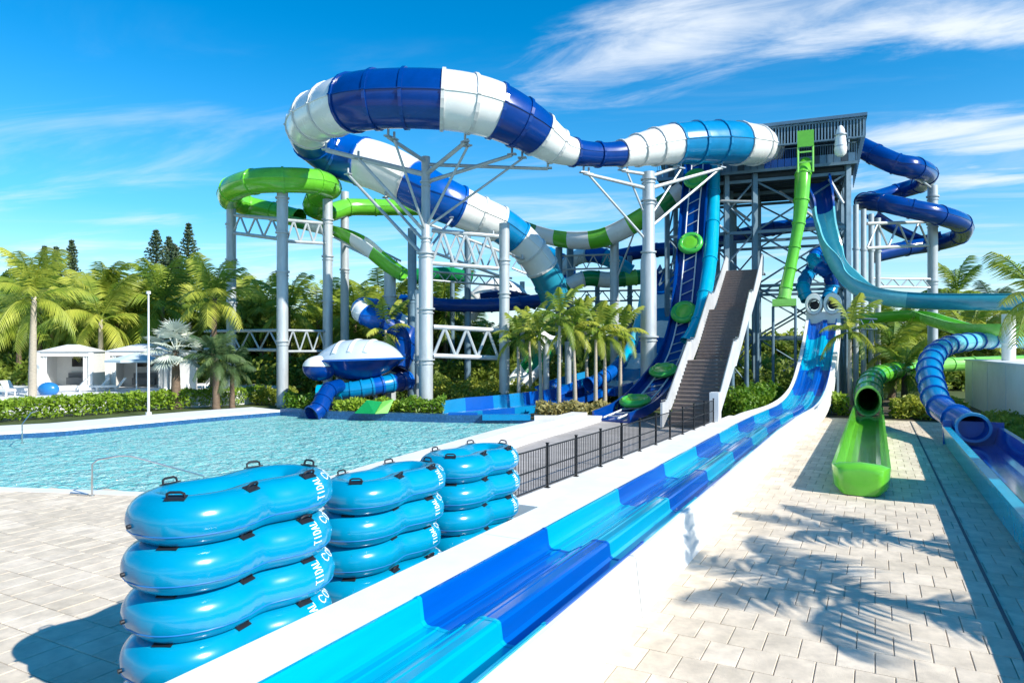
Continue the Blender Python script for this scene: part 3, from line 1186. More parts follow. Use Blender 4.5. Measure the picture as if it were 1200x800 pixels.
column(499, 184, 42, 0.44, top_r=0.27, collars=(0.2, 0.4, 0.62, 0.68, 0.9),
       arms=[(455, 161, 38.3, .98, .13), (545, 167, 38.6, .93, .15), (382, 176, 41.5, .93, .17), (600, 182, 40.2, .90, .13), (642, 198, 41, .97, .12),
             (408, 205, 46, .60, .12), (420, 186, 40.5, .70, .11), (548, 172, 38.8, .72, .09), (612, 186, 40.5, .72, .08), (462, 164, 38.5, .70, .09), (452, 232, 46.5, .66, .1), (530, 256, 46.5, .62, .09)],
       label="thick silver column branching into many arms under the great loop")
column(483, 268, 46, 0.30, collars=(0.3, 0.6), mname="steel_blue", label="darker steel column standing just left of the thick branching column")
column(490, 340, 44.2, 0.22, collars=(0.4,), label="thin silver column close behind the thick branching column")
column(591, 262, 44, 0.33, collars=(0.36, 0.62, 0.8), label="silver column at the right end of the white truss near the small palms",
       arms=[(578, 278, 47.5, .93, .1), (612, 304, 49, .85, .09)])
column(760, 202, 44, 0.52, top_r=0.40, collars=(0.3, 0.66, 0.88, 0.97),
       arms=[(684, 203, 42, .93, .13), (729, 200, 43.3, .99, .12), (794, 196, 45.6, .98, .12), (846, 197, 47, .93, .13), (690, 205, 42.2, .70, .09), (735, 202, 43.5, .78, .08), (842, 199, 47, .76, .1), (798, 198, 45.6, .80, .08)],
       label="thickest white column with spreading arms left of the raft lift")
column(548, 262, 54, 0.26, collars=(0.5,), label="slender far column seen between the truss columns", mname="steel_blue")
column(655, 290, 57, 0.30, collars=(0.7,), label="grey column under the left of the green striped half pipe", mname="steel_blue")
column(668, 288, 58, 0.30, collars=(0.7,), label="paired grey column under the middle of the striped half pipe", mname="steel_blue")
column(720, 278, 55, 0.36, collars=(0.6, 0.85), label="grey column under the right of the green striped half pipe", mname="galvanised", arms=[(700, 287, 54.4, .93, .1), (742, 270, 53.2, .96, .1), (745, 268, 53.2, .7, .08)])
column(331, 222, 45, 0.37, collars=(0.3, 0.62, 0.8, 0.96), label="front silver column under the green loop", top_r=0.36)
column(271, 240, 50, 0.34, collars=(0.5, 0.72, 0.9), label="leftmost silver column under the green loop")
column(384, 234, 48, 0.34, collars=(0.5, 0.72, 0.9), label="silver column under the right end of the green loop")
column(404, 225, 54, 0.33, collars=(0.62,), label="taller silver column rising behind the green loop", arms=[(430, 300, 48, .74, .1)])
column(457, 316, 48, 0.42, collars=(0.6, 0.8), label="short wide column under the end of the green chute")
column(1093, 218, 53, 0.36, collars=(0.35, 0.55, 0.82, 0.95), label="tall silver column inside the dark blue spiral",
       arms=[(1075, 208, 52, .985, .1), (1096, 258, 50.5, .86, .09), (1088, 292, 58, .7, .09)])
column(1182, 368, 41, 0.36, collars=(0.7,), label="short white column behind the white wall at the right edge", mname="white_gel")
column(640, 402, 44, 0.20, label="pale post among the small palms holding the teal tube end")
column(666, 400, 47, 0.24, label="second pale post behind the small palms")

# manifold of trusses
def tr_px(x0, y0, Y0, x1, y1, Y1, hpx, n, r, label, **k):
    a, b = P(x0, y0, Y0), P(x1, y1, Y1)
    truss(a, b, hpx / 800 * (Y0 + Y1) / 2, n, r, label, **k)


tr_px(508, 383, 42, 584, 387, 43.6, 33, 3, 0.12, "white zigzag truss low between the two middle columns")
tr_px(506, 270, 42.5, 584, 277, 43.6, 38, 3, 0.11, "upper truss just under the descending white tube")
tr_px(500, 262, 46, 590, 296, 49, 30, 4, 0.08, "rear truss crossing behind the upper truss")
tr_px(273, 252, 50, 329, 257, 45.2, 22, 3, 0.10, "truss under the left of the green loop")
tr_px(336, 258, 45.3, 382, 262, 47.8, 24, 3, 0.09, "truss under the right of the green loop")
tr_px(388, 264, 48.5, 470, 306, 50, 12, 6, 0.06, "thin truss carrying the falling green chute")
tr_px(240, 388, 50, 328, 387, 45.3, 22, 4, 0.08, "low white truss half hidden by the palms on the left")
tr_px(335, 387, 45.3, 382, 388, 47.8, 24, 3, 0.07, "low white truss behind the blue and white bowl")
tr_px(1016, 262, 50, 1088, 260, 52.8, 28, 3, 0.10, "white truss from the tower to the spiral column")
tr_px(1020, 326, 52, 1090, 327, 52.8, 10, 4, 0.06, "slim lower truss from the tower to the spiral column")
tr_px(975, 372, 47, 1028, 374, 46, 12, 4, 0.05, "small truss beside the racing slide portals", mname="steel_blue")

# ================================================================= GREEN SLIDES
slide("green_loop_tube",
      [(492, 243, 56, .66), (440, 243, 55, .66), (408, 243, 54, .68), (385, 249, 52.5, .72), (368, 243, 51, .76), (372, 230, 50, .78), (386, 220, 48, .80),
       (370, 213, 46, .82), (332, 211, 44.5, .82), (297, 213, 45, .82), (272, 222, 47, .82), (270, 234, 50, .76), (290, 241, 52, .74), (320, 248, 52, .70), (350, 256, 51, .68)],
      [(14, "green")], "closed lime green tube slide winding in a level ring", per=1.0, mixed=False)
slide("green_chute", [(348, 256, 51, .72), (375, 262, 50, .75), (405, 270, 49, .8), (428, 282, 48.3, .84), (446, 296, 48, .86), (462, 309, 47.8, .86), (476, 318, 47.6, .8)],
      [(.7, "deep_green"), (1.3, "white_gel"), (2.6, "green"), (3.8, "white_gel"), (6, "green")], "open green and white chute falling from the green ring", profile=channel_profile(175, 365), per=.6)
slide("striped_half_pipe", [(560, 236, 59, .85), (590, 250, 58, .88), (618, 264, 57, .92), (648, 274, 56, .95), (678, 278, 55, .98), (706, 275, 54.3, 1.0), (732, 264, 53.6, 1.0), (755, 250, 53, .98), (775, 236, 52.6, .95), (797, 220, 52.3, .9)],
      [(1, "deep_green"), (1.9, "white_gel"), (2.5, "deep_green"), (3.2, "white_gel"), (3.7, "green"), (4.5, "white_gel"), (5.3, "green"), (6.2, "white_gel"), (7.0, "green"), (7.8, "white_gel"), (8.4, "deep_green"), (9, "white_gel")],
      "green and white striped half pipe dipping between the far columns", profile=channel_profile(165, 375), per=2)
slide("background_blue_tube", [(655, 318, 60, .6), (672, 304, 60, .65), (690, 298, 59, .7), (708, 301, 58, .7), (724, 309, 58, .65), (738, 318, 58, .6)],
      [(2, "white_gel"), (3, "royal"), (5, "cyan")], "short blue and white tube curling in the distance under the half pipe", per=1)
slide("background_striped_tube", [(650, 352, 58, .55), (664, 335, 58, .6), (688, 326, 58, .66), (712, 328, 58, .68), (735, 326, 58, .66), (756, 324, 58, .62)],
      [(1, "deep_green"), (1.8, "white_gel"), (2.5, "deep_green"), (3.2, "white_gel"), (3.8, "deep_green"), (4.4, "light_green"), (5, "deep_green")], "small green and white tube far behind the pale palms", per=1)
slide("background_navy_tube", [(715, 302, 62, .6), (740, 297, 62, .62), (770, 293, 61, .62), (800, 290, 60, .62), (850, 280, 60, .62), (905, 268, 60, .62), (960, 262, 60, .6)],
      [(6, "navy")], "dark blue tube running level behind the raft lift and tower", per=1, mixed=False)
slide("level_navy_tube", [(470, 352, 55, .5), (518, 357, 54, .52), (560, 358, 54, .54), (600, 356, 54, .54), (640, 351, 55, .52)], [(4, "navy")],
      "level dark blue tube crossing behind the low white truss", per=.8, mixed=False)
slide("navy_open_flume", [(566, 345, 57, .85), (590, 342, 56.5, .9), (612, 344, 56, .9), (632, 352, 56, .85)], [(3, "navy")],
      "broad dark blue flume piece above the level blue tube", profile=channel_profile(180, 360), per=1, mixed=False)

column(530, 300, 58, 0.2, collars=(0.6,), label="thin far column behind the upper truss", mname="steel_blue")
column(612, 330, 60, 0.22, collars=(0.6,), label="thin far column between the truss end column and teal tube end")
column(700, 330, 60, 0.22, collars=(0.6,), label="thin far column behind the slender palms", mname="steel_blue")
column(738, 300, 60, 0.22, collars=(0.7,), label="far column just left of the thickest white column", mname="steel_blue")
column(688, 345, 59, 0.15, collars=(0.7,), label="thin post under the small striped background tube")
tr_px(505, 318, 50, 600, 326, 52, 10, 6, 0.06, "slim white lattice beneath the upper truss")
tr_px(640, 342, 57, 752, 340, 58, 12, 6, 0.06, "far lattice under the small striped tube", mname="steel_blue")
tr_px(600, 300, 55, 655, 322, 56, 14, 4, 0.06, "far tilted lattice behind the big tube's last bend")
tr_px(655, 300, 57, 720, 298, 56, 16, 4, 0.06, "lattice joining the columns of the striped half pipe")
tr_px(772, 320, 53, 800, 300, 53, 14, 2, 0.07, "short steel lattice left of the raft lift", mname="steel_blue")
slide("hidden_green_chute", [(480, 325, 56, .6), (505, 322, 56, .6), (530, 322, 56, .6), (552, 328, 56, .55)], [(3, "deep_green")], "deep green tube piece low behind the thick column", per=1, mixed=False)
slide("white_green_chute", [(648, 385, 50, .8), (640, 402, 49, .85), (628, 422, 48, .9), (612, 440, 47, .9), (600, 450, 46.5, .8)], [(1.2, "white_gel"), (2.4, "deep_green"), (4, "white_gel")],
      "white and green open chute among the slender palms", profile=channel_profile(170, 370), per=1)
slide("pale_arch_tube", [(548, 372, 58, .7), (560, 350, 58, .8), (582, 338, 58, .85), (604, 344, 58, .8), (615, 362, 58, .7)], [(4, "white_gel")], "pale white tube arch behind the level dark blue tube", per=1, mixed=False)
slide("far_royal_tube", [(628, 292, 62, .6), (648, 300, 62, .65), (664, 312, 61, .65), (668, 330, 60, .6)], [(1.5, "azure"), (3, "royal")], "small blue tube curling behind the paired grey columns", per=1)

# ================================================================= MANTA BOWL AND SPIRAL
def bowl():
    c = P(421, 421, 43)
    root = thing("saucer_bowl", (c.x, c.y, 0), "large lens shaped bowl, white dome above a dark blue rim, beside the pool", "slide bowl")
    ax = Vector((1, -0.10, 0.035)).normalized()
    bx = Vector((0.1, 1, 0)).normalized()
    W, D = 2.95, 2.3

    def shell(top):
        rings = []
        N1, N2 = 40, 10
        for j in range(N2 + 1):
            f = j / N2
            ring = []
            for i in range(N1):
                a = 2 * PI * i / N1
                rr = 1 - f
                x = math.copysign(abs(math.cos(a)) ** 1.05, math.cos(a)) * W * rr
                y = math.sin(a) * D * rr
                lim = 1.25 if top else -1.35
                z = lim * (1 - rr ** (2.8 if top else 2.0))
                ring.append(c + ax * x + bx * y + Vector((0, 0, z + (0 if f else 0))))
            rings.append(ring)
        return rings
    mb = MB()
    mb.loft(shell(True), True)
    d = mb.build("dome", "dome_grey", root, True)
    mb = MB()
    mb.loft([[p - Vector((0, 0, 0.03)) for p in r_] for r_ in shell(False)], True)
    mb.build("hull", "navy", root, True)
    rim = MB()
    r0 = shell(True)[0]
    rim.loft([[c + (p - c) * 1.0 + Vector((0, 0, 0.05)) for p in r0], [c + (p - c) * 1.04 + Vector((0, 0, 0.05)) for p in r0],
              [c + (p - c) * 1.04 - Vector((0, 0, 0.06)) for p in r0], [c + (p - c) * 1.0 - Vector((0, 0, 0.06)) for p in r0]], True)
    rim.build("rim", "royal", root)
    # ribs of the dome
    for k in (-0.34, 0.0, 0.32):
        rb = MB()
        pts = []
        for i in range(13):
            y = -1 + 2 * i / 12
            rr = math.sqrt(max(0, 1 - k * k))
            x = k * W
            yy = y * rr
            f = math.sqrt(min(1, k * k + yy * yy))
            z = 1.25 * (1 - f ** 2.8)
            pts.append(c + ax * x + bx * (yy * D) + Vector((0, 0, z + 0.015)))
        rb.sweep([p - Vector((0, 0, .13)) for p in pts[1:-1]], 0.18, 10)
        rb.build("rib", "white_gel", d, True)
    # left lobe
    lb = MB()
    q = P(375, 430, 42)
    lb.loft([[q + Vector((math.cos(a) * 1.05 * math.cos(t), 1.0 * math.sin(a) * math.cos(t), 0.72 * math.sin(t))) for a in [2 * PI * i / 20 for i in range(20)]] for t in [R(5) + R(84) * j / 6 for j in range(7)]], True)
    lb.build("lobe_cover", "white_gel", root, True)
    lb = MB()
    lb.loft([[q + Vector((math.cos(a) * 1.05 * math.cos(t), 1.0 * math.sin(a) * math.cos(t), 0.85 * math.sin(t))) for a in [2 * PI * i / 20 for i in range(20)]] for t in [R(2) - R(88) * j / 6 for j in range(7)]], True)
    lb.build("lobe_hull", "navy", root, True)
    for (px, Y) in ((396, 43), (440, 43.5), (418, 44.5)):
        lg = MB()
        p = P(px, 440, Y)
        lg.rod((p.x, p.y, -0.1), (p.x, p.y, p.z + 0.25), 0.13, 10)
        lg.build("leg", STEEL, root, True)


bowl()
slide("bowl_feed_tube", [(500, 404, 47, .7), (470, 392, 46, .72), (448, 378, 45.5, .75), (430, 369, 45, .70), (424, 362, 46, .70), (438, 362, 47.5, .70), (460, 374, 48, .7), (480, 384, 48.5, .66)],
      [(1, "royal"), (2.2, "navy"), (3.0, "royal"), (3.5, "white_gel"), (5.0, "royal"), (5.5, "white_gel"), (6.2, "royal"), (6.6, "white_gel"), (7, "navy")], "blue and white tube coiling above the lens shaped bowl", per=1)
slide("bowl_link_tube", [(480, 388, 46, .75), (474, 402, 45.5, .8), (470, 418, 45.3, .8), (466, 432, 45, .7)], [(3, "navy")],
      "dark blue tube hugging the right end of the bowl", per=1, mixed=False)
slide("ribbed_blue_tube", [(372, 459, 42, .45), (390, 459, 42, .48), (412, 457, 42, .52), (436, 453, 42.4, .54), (458, 449, 43, .56), (478, 446, 44, .56)],
      [(1.5, "cyan"), (3, "azure"), (3.5, "royal"), (4, "azure"), (4.5, "navy"), (5, "royal")], "light blue ribbed tube lying under the bowl", per=.5)
slide("exit_tube", [(398, 452, 41.6, .42), (386, 457, 40.6, .46), (379, 468, 40.0, .5), (374, 479, 39.5, .52), (366, 485, 39.1, .5)], [(4, "navy")],
      "dark blue spiral tube ending at the pool's far edge", per=1, mixed=False)
sp = MB()
q = P(437, 484, 38.0)
sp.add([q + 1.15 * Vector((-0.9, 0, 0.0)), q + 1.15 * Vector((-0.35, .3, 0.62)), q + 1.15 * Vector((0.35, .5, .52)), q + 1.15 * Vector((0.1, -.1, -0.02)), q + 1.15 * Vector((-0.8, .5, 0)), q + 1.15 * Vector((0, .7, 0))], [(0, 3, 1), (1, 3, 2), (0, 1, 4), (1, 2, 5, 4), (3, 5, 2), (0, 4, 5, 3)])
tag(sp.build("splash_fin", "deep_green"), "small deep green folded fin standing at the far pool edge", "slide fin")
sp = MB()
sp.add([q + 1.15 * Vector((0.12, -.1, -0.02)), q + 1.15 * Vector((0.38, .5, .54)), q + 1.15 * Vector((0.95, .4, 0.66)), q + 1.15 * Vector((0.7, .1, 0.0)), q + 1.15 * Vector((.5, .7, 0))], [(0, 3, 2, 1), (0, 1, 4), (1, 2, 4), (2, 3, 4), (0, 4, 3)])
tag(sp.build("splash_fin", "light_green"), "pale green folded fin right of the deep green one", "slide fin")

# ================================================================= BLUE RUN-OUT AT THE FAR SIDE OF THE POOL, WIDE STRIPED SLIDE, RAFT LIFT
WIDE = [(-1.0, .38), (-1.06, .38), (-1.06, -.05), (1.06, -.05), (1.06, .38), (1.0, .38), (.97, .03), (.35, 0), (0, .05), (-.35, 0), (-.97, .03)]
slide("wide_wave_slide", [(796, 315, 57, 1.5), (783, 342, 55, 1.5), (777, 370, 53, 1.5), (768, 402, 51, 1.5), (752, 430, 48, 1.4), (732, 450, 46, 1.3), (703, 462, 44, 1.15)],
      [(.6, "royal"), (1.1, "royal"), (1.7, "white_gel"), (2.2, "azure"), (2.8, "white_gel"), (3.4, "royal"), (4.1, "white_gel"), (4.8, "azure"), (5.3, "white_gel"), (6, "royal")],
      "wide slide in blue and white bands coming down behind the thickest column", profile=WIDE, per=1, flange=0)
WIDE2 = [(-1.0, .22), (-1.08, .22), (-1.08, -.12), (1.08, -.12), (1.08, .62), (1.0, .62), (.95, .02), (.3, -.03), (0, -.03), (-.3, -.03), (-.95, .02)]
ro = slide("pool_run_out", [(722, 452, 45.6, 1.0), (690, 462, 44.2, 1.05), (660, 470, 42.8, 1.15), (628, 476, 41.4, 1.25), (590, 481, 40.2, 1.3), (555, 484, 39.4, 1.3), (526, 487, 38.8, 1.2)],
      [(1, "royal"), (2, "navy"), (3, "royal"), (4, "azure"), (5, "royal"), (6, "azure")],
      "blue run-out channel curving into the far right corner of the pool", profile=WIDE2, per=1, flange=0, steps=7)
mb = MB()
for k, (x0, x1, yy) in enumerate(((1.2, 3.6, 36.75), (-1.6, 1.0, 37.05), (-3.5, -1.9, 37.6))):
    mb = MB()
    mb.box((( x0 + x1) / 2, yy, 0.02 + .05 * k), (x1 - x0, .55, .30), (1, 0, 0))
    mb.build("pool_step", ("coping", "azure", "royal")[k], ro)

slide("splash_tray", [(700, 444, 47, 1.3), (668, 452, 46, 1.3), (640, 462, 45, 1.2)], [(1, "azure"), (2, "royal")],
      "bright blue tray behind the trunks of the small palms", profile=WIDE, per=1, flange=0)
slide("thin_light_tube", [(757, 330, 52, .3), (750, 372, 50, .33), (741, 402, 48, .36), (728, 424, 46, .4), (710, 440, 44.5, .42), (690, 450, 43.5, .42)],
      [(2, "pale_teal"), (3, "cyan"), (5, "royal")], "thin pale tube sweeping down left of the thickest column", per=1)

lift_pts = [(818, 186, 51.4, .85), (816, 215, 50.6, .85), (812, 255, 49.5, .85), (809, 300, 48.3, .85), (805, 345, 47.1, .85), (800, 385, 45.8, .87), (789, 422, 43.6, .92), (768, 455, 40.4, 1.0), (745, 478, 37.6, 1.0), (716, 492, 35.4, 1.0)]
lift = slide("raft_lift", lift_pts, [(9, "navy")], "steep dark blue conveyor trough lifting green rafts up the tower", cat="conveyor",
             profile=[(-1.0, .42), (-1.1, .42), (-1.1, -.1), (1.1, -.1), (1.1, .42), (1.0, .42), (.95, 0), (-.95, 0)], per=1, flange=0, mixed=False)
ctrl = [(*P(a, b, c), r) for a, b, c, r in lift_pts]
for sgn in (-0.42, 0.42):
    mb = MB()
    mb.sweep([f[0] + f[1] * sgn + f[2] * 0.12 for f in frames(ctrl, 0, 9, 40)], 0.05, 6)
    mb.build("guide_rail", "coping", lift, True)
fr = frames(ctrl, 0, 9, 60)
for i in range(0, 60, 2):
    a, b = fr[i], fr[min(i + 1, 60)]
    mb = MB()
    mb.rod(a[0] - a[1] * 0.42 + a[2] * 0.12, b[0] + b[1] * 0.42 + b[2] * 0.12, 0.035, 5)
    mb.build("rung", "bracket", lift)
slide("light_blue_lift_tube", [(837, 190, 51, .42), (836, 225, 50.5, .44), (835, 262, 49, .46), (832, 305, 47, .46), (826, 345, 45, .46), (819, 376, 44, .46), (806, 400, 43.5, .44)],
      [(6, "cyan")], "light blue tube running down beside the raft lift", per=1, mixed=False)

for (t, txt) in ((0.95, "topmost"), (2.75, "second"), (4.6, "third"), (6.55, "fourth"), (8.0, "lowest")):
    x, y, z, r_ = catmull(ctrl, t)
    f = frames(ctrl, max(0, t - .01), min(9, t + .01), 1)[0]
    root = thing("round_raft", (x, y, z), "%s round green raft riding the dark blue lift" % txt, "raft", "green rafts on the lift")
    c = Vector((x, y, z)) + f[2] * 0.42
    Tn = f[4]
    mb = MB()
    rings = []
    for i in range(25):
        a = 2 * PI * i / 24
        cd = f[1] * math.cos(a) + Tn * math.sin(a)
        rings.append([c + cd * (0.66 + 0.22 * math.cos(b)) + f[2] * (0.2 * math.sin(b)) for b in [2 * PI * k / 10 for k in range(10)]])
    mb.loft(rings, True)
    mb.build("tube", "raft_green", root, True)
    mb = MB()
    mb.loft([[c + (f[1] * math.cos(2 * PI * i / 24) + Tn * math.sin(2 * PI * i / 24)) * w_ + f[2] * h for i in range(24)] for w_, h in ((0.66, -0.08), (0.66, 0.13), (0.3, 0.17))], True, True)
    mb.build("floor", "green", root)
    for a in (0.6, 2.5, 3.9, 5.5):
        mb = MB()
        cd = f[1] * math.cos(a) + Tn * math.sin(a)
        mb.box(c + cd * 0.66 + f[2] * 0.21, (0.26, 0.08, 0.05), Tn * math.cos(a) - f[1] * math.sin(a), f[2])
        mb.build("handle", "light_green", root)

# ================================================================= TOWER
TO = Vector((23.75, 48.3, 0))
TA = Vector((-0.93, 0.367, 0)).normalized()
TB = Vector((0.367, 0.93, 0)).normalized()


def T(a, b, z):
    return TO + TA * a + TB * b + Vector((0, 0, z))


tower = thing("slide_tower", T(6, 4, 0), "tall blue grey steel tower with clad platform and slanted roof", "tower")
ZP = 16.75
for a in (0.0, 6.2, 8.2, 9.6, 12.6):
    for b in (0.0, 4.5, 9.0):
        mb = MB()
        w = 0.34
        top = ZP if b else (ZP + 2.2)
        mb.bar(T(a, b, -0.1), T(a, b, ZP - 0.02), w, w)
        mb.build("column", "steel_blue", tower)
LV = (4.6, 8.4, 12.4, 16.2)
for z in LV:
    for b in (0.0, 4.5, 9.0):
        for a0, a1 in ((0.0, 6.2), (6.2, 9.6), (9.6, 12.6)):
            mb = MB()
            mb.bar(T(a0 + .17, b, z), T(a1 - .17, b, z), 0.16, 0.22)
            mb.build("beam", "steel_blue", tower)
    for a in (0.0, 6.2, 9.6, 12.6):
        for b0, b1 in ((0, 4.5), (4.5, 9.0)):
            mb = MB()
            mb.bar(T(a, b0 + .17, z), T(a, b1 - .17, z), 0.16, 0.22)
            mb.build("beam", "steel_blue", tower)
prev = 0.6
for z in LV:
    for b in (0.0, 9.0):
        for a0, a1 in ((0.0, 6.2), (6.2, 9.6), (9.6, 12.6)):
            if b == 0.0 and a0 == 0.0 and z < 8:
                continue
            for (s0, s1) in (((a0, prev), (a1, z)), ((a1, prev), (a0, z))):
                mb = MB()
                o_ = 0.06 if s0[0] < s1[0] else -0.06
                mb.rod(T(s0[0], b + o_, s0[1]), T(s1[0], b + o_, s1[1]), 0.075, 6)
                mb.build("brace", "steel_blue", tower)
    for a in (0.0, 12.6):
        for (b0, b1) in ((0, 4.5), (4.5, 9.0)):
            mb = MB()
            mb.rod(T(a, b0, prev), T(a, b1, z), 0.075, 6)
            mb.build("brace", "steel_blue", tower)
    prev = z
# platform deck, joists, fascia cladding
mb = MB()
mb.box(T(6.4, 4.5, ZP + 0.1), (13.8, 10.0, 0.2), TA)
mb.build("platform", "steel_dark", tower)
for b in [0.3 + 0.9 * k for k in range(11)]:
    mb = MB()
    mb.bar(T(-0.3, b, ZP - 0.16), T(13.1, b, ZP - 0.16), 0.12, 0.28)
    mb.build("joist", "steel_dark", tower)
for (a0, z0, a1, z1, b) in ((12.0, 15.8, 8.0, 12.4, -0.3), (9.2, 15.8, 6.6, 13.6, 2), (4.5, 15.8, 1.8, 13.4, 2.5), (12.5, 15.2, 6.4, 14.6, -0.3), (1.2, 15.8, 0.3, 14.0, -.3)):
    mb = MB()
    mb.rod(T(a0, b, z0), T(a1, b, z1), 0.11, 8)
    mb.build("strut", "galvanised", tower)
W0 = 0.46
k = 0
a = -0.45
while a < 13.1:
    mb = MB()
    mb.box(T(a + W0 / 2, -0.52, ZP + 0.42), (W0 - 0.03, 0.05, 0.62), TA)
    for q_ in (.08, .23, .38):
        mb.box(T(a + q_, -0.52, ZP + 1.1), (0.03, 0.03, .74), TA)
    mb.build("cladding_panel", "royal" if 2.9 < a < 5.2 else ("steel_dark" if int(a * 3) % 5 == 0 else "cladding"), tower)
    a += W0
for b0 in [(-0.5 + W0 * i) for i in range(22)]:
    mb = MB()
    mb.box(T(-0.5, b0 + W0 / 2, ZP + 0.72), (W0 - 0.03, 0.05, 1.25), TB)
    mb.build("cladding_panel", "cladding", tower)
mb = MB()
mb.box(T(6.35, -0.55, ZP + 0.03), (13.9, 0.09, 0.2), TA)
mb.build("fascia", "steel_blue", tower)
for h in (1.42, 1.7):
    mb = MB()
    mb.bar(T(-0.5, -0.52, ZP + h), T(13.1, -0.52, ZP + h), 0.06, 0.06)
    mb.build("hand_rail", "steel_blue", tower)
# roof: sheet rising to the front, on posts
roof = MB()
RZ = 19.7
roof.add([T(-1.1, -1.4, RZ), T(13.6, -1.4, RZ), T(13.6, 8.0, RZ - 1.9), T(-1.1, 8.0, RZ - 1.9), T(-1.1, -1.4, RZ + .22), T(13.6, -1.4, RZ + .22), T(13.6, 8.0, RZ - 1.68), T(-1.1, 8.0, RZ - 1.68)],
         [(0, 3, 2, 1), (4, 5, 6, 7), (0, 1, 5, 4), (1, 2, 6, 5), (2, 3, 7, 6), (3, 0, 4, 7)])
rf = roof.build("roof", "cladding", tower)
for i in range(30):
    mb = MB()
    q = 0.25 + 13.2 * i / 29 - 1.1
    mb.bar(T(q, -1.35, RZ - 0.05), T(q, 7.9, RZ - 1.93), 0.07, 0.1)
    mb.build("purlin", "steel_blue", rf)
for a in (0.0, 6.2, 12.6):
    for b, zt in ((0.0, RZ - 0.3), (7.0, RZ - 1.7)):
        mb = MB()
        mb.bar(T(a, b, ZP + 0.2), T(a, b, zt), 0.2, 0.2)
        mb.build("roof_post", "steel_blue", tower)
# vertical screen slats beneath the roof edge
for i in range(72):
    mb = MB()
    q = -0.9 + 14.3 * i / 71
    mb.box(T(q, -1.2, RZ - 0.72), (0.085, 0.05, 1.3), TA)
    mb.build("screen_slat", "screen_mesh", tower)
for zz in (RZ - 1.38, RZ - 0.1):
    mb = MB()
    mb.bar(T(-1.0, -1.24, zz), T(13.5, -1.24, zz), 0.06, 0.1)
    mb.build("screen_rail", "steel_blue", tower)
for i in range(22):
    mb = MB()
    q = -1.2 + 8.5 * i / 21
    zt = RZ - 0.05 - 1.9 * (q + 1.4) / 9.4
    mb.box(T(-1.0, q, zt - 0.62), (0.07, 0.05, 1.2), TB)
    mb.build("screen_slat", "cladding", tower)
# inner mid-level mesh landing and stair tower right of it
for px in (1003, 1012, 1021, 1029):
    p = P(px, 240 + (px - 1003) * 0.6, 49.5 + (px - 1003) * 0.05)
    root = thing("support_column", (p.x, p.y, 0), "slim silver column of the cluster right of the tower, number %s from its left" % {1003: "one", 1012: "two", 1021: "three", 1029: "four"}[px], "column", "slim columns right of the tower")
    root["label"] = {1003: "slim silver column right against the tower's right corner", 1012: "slim silver column second from the tower's right corner",
                     1021: "slim silver column third from the tower's right corner", 1029: "slim silver column farthest right in the tower's cluster"}[px]
    mb = MB()
    mb.rod((p.x, p.y, -0.1), p, 0.19, 10)
    mb.build("pole", "galvanised", root, True)
    for z in (4, 8, 11):
        mb = MB()
        mb.rod((p.x, p.y, z - .06), (p.x, p.y, z + .06), 0.25, 10)
        mb.build("collar", "galvanised", root, True)
# start boxes on the platform
for (px, y0, y1, Y, w, m_, lab, cat) in ((944, 153, 172, 46.9, 1.05, "green", "bright green square sign board on the tower front", "sign board"),
                                      ):
    p = P(px, (y0 + y1) / 2, Y)
    root = thing("sign_board", p - Vector((0, 0, .7)), lab, cat)
    mb = MB()
    mb.box(p, (w, 0.12, (y1 - y0) / 800 * Y), TA)
    mb.build("panel", m_, root)
    mb = MB()
    q = P(px, 190, Y + 0.05)
    for s in (-1, 1):
        mb.bar(q + TA * (s * w * 0.45) - Vector((0, 0, .7)), q + TA * (s * w * 0.45) + Vector((0, 0, 1.1)), 0.1, 0.1)
    for zz in (-.65, .0, .7):
        mb.bar(q - TA * w * .45 + Vector((0, 0, zz)), q + TA * w * .45 + Vector((0, 0, zz)), 0.08, 0.1)
    mb.build("frame", "light_green", root)
p = P(985, 166, 46.6)
root = thing("start_pod", p - Vector((0, 0, 1.3)), "white tapered capsule hanging at the tower's front right corner", "slide start pod")
mb = MB()
mb.sweep([p + Vector((0, 0, z)) for z in (-1.0, -.85, -.5, 0, .5, .8, 1.0, 1.1)], [.2, .36, .42, .36, .3, .26, .16, .05], 16)
mb.build("capsule", "white_gel", root, True)
for zz in (-.35, .45):
    mb = MB()
    mb.rod(p + Vector((0, 0, zz - .04)), p + Vector((0, 0, zz + .04)), .41, 16)
    mb.build("band", "bracket", root, True)
slide("green_drop_slide", [(944, 190, 48.2, .4), (941, 205, 47.4, .50), (939, 235, 47.0, .48), (936, 262, 46.8, .40), (931, 290, 46.6, .37), (926, 315, 46.4, .38), (921, 338, 46.1, .40), (919, 350, 46, .42)],
      [(6, "green"), (7, "light_green")], "lime green drop slide hanging down the tower's open front", per=1, mixed=False)
slide("teal_flume", [(958, 208, 49, .8), (960, 226, 48.5, .85), (964, 245, 48, .72), (968, 268, 47.4, .66), (976, 294, 46.6, .66), (990, 318, 46, .68), (1010, 336, 45, .70), (1040, 346, 44, .68), (1080, 350, 43, .66), (1130, 351, 42, .66), (1190, 351, 41, .66), (1260, 351, 40, .66)],
      [(2, "navy"), (7.6, "pale_teal"), (11, "teal")], "teal flume dropping from the tower and running level to the right", profile=channel_profile(150, 390), per=.9)
slide("right_green_flume", [(1005, 372, 50, .55), (1040, 368, 49, .58), (1075, 367, 48, .6), (1100, 374, 46, .62), (1130, 382, 44, .62), (1165, 383, 43, .62), (1230, 383, 42, .62)],
      [(2.5, "green"), (6, "light_green")], "green flume snaking under the teal flume at the right", profile=channel_profile(165, 375), per=1)
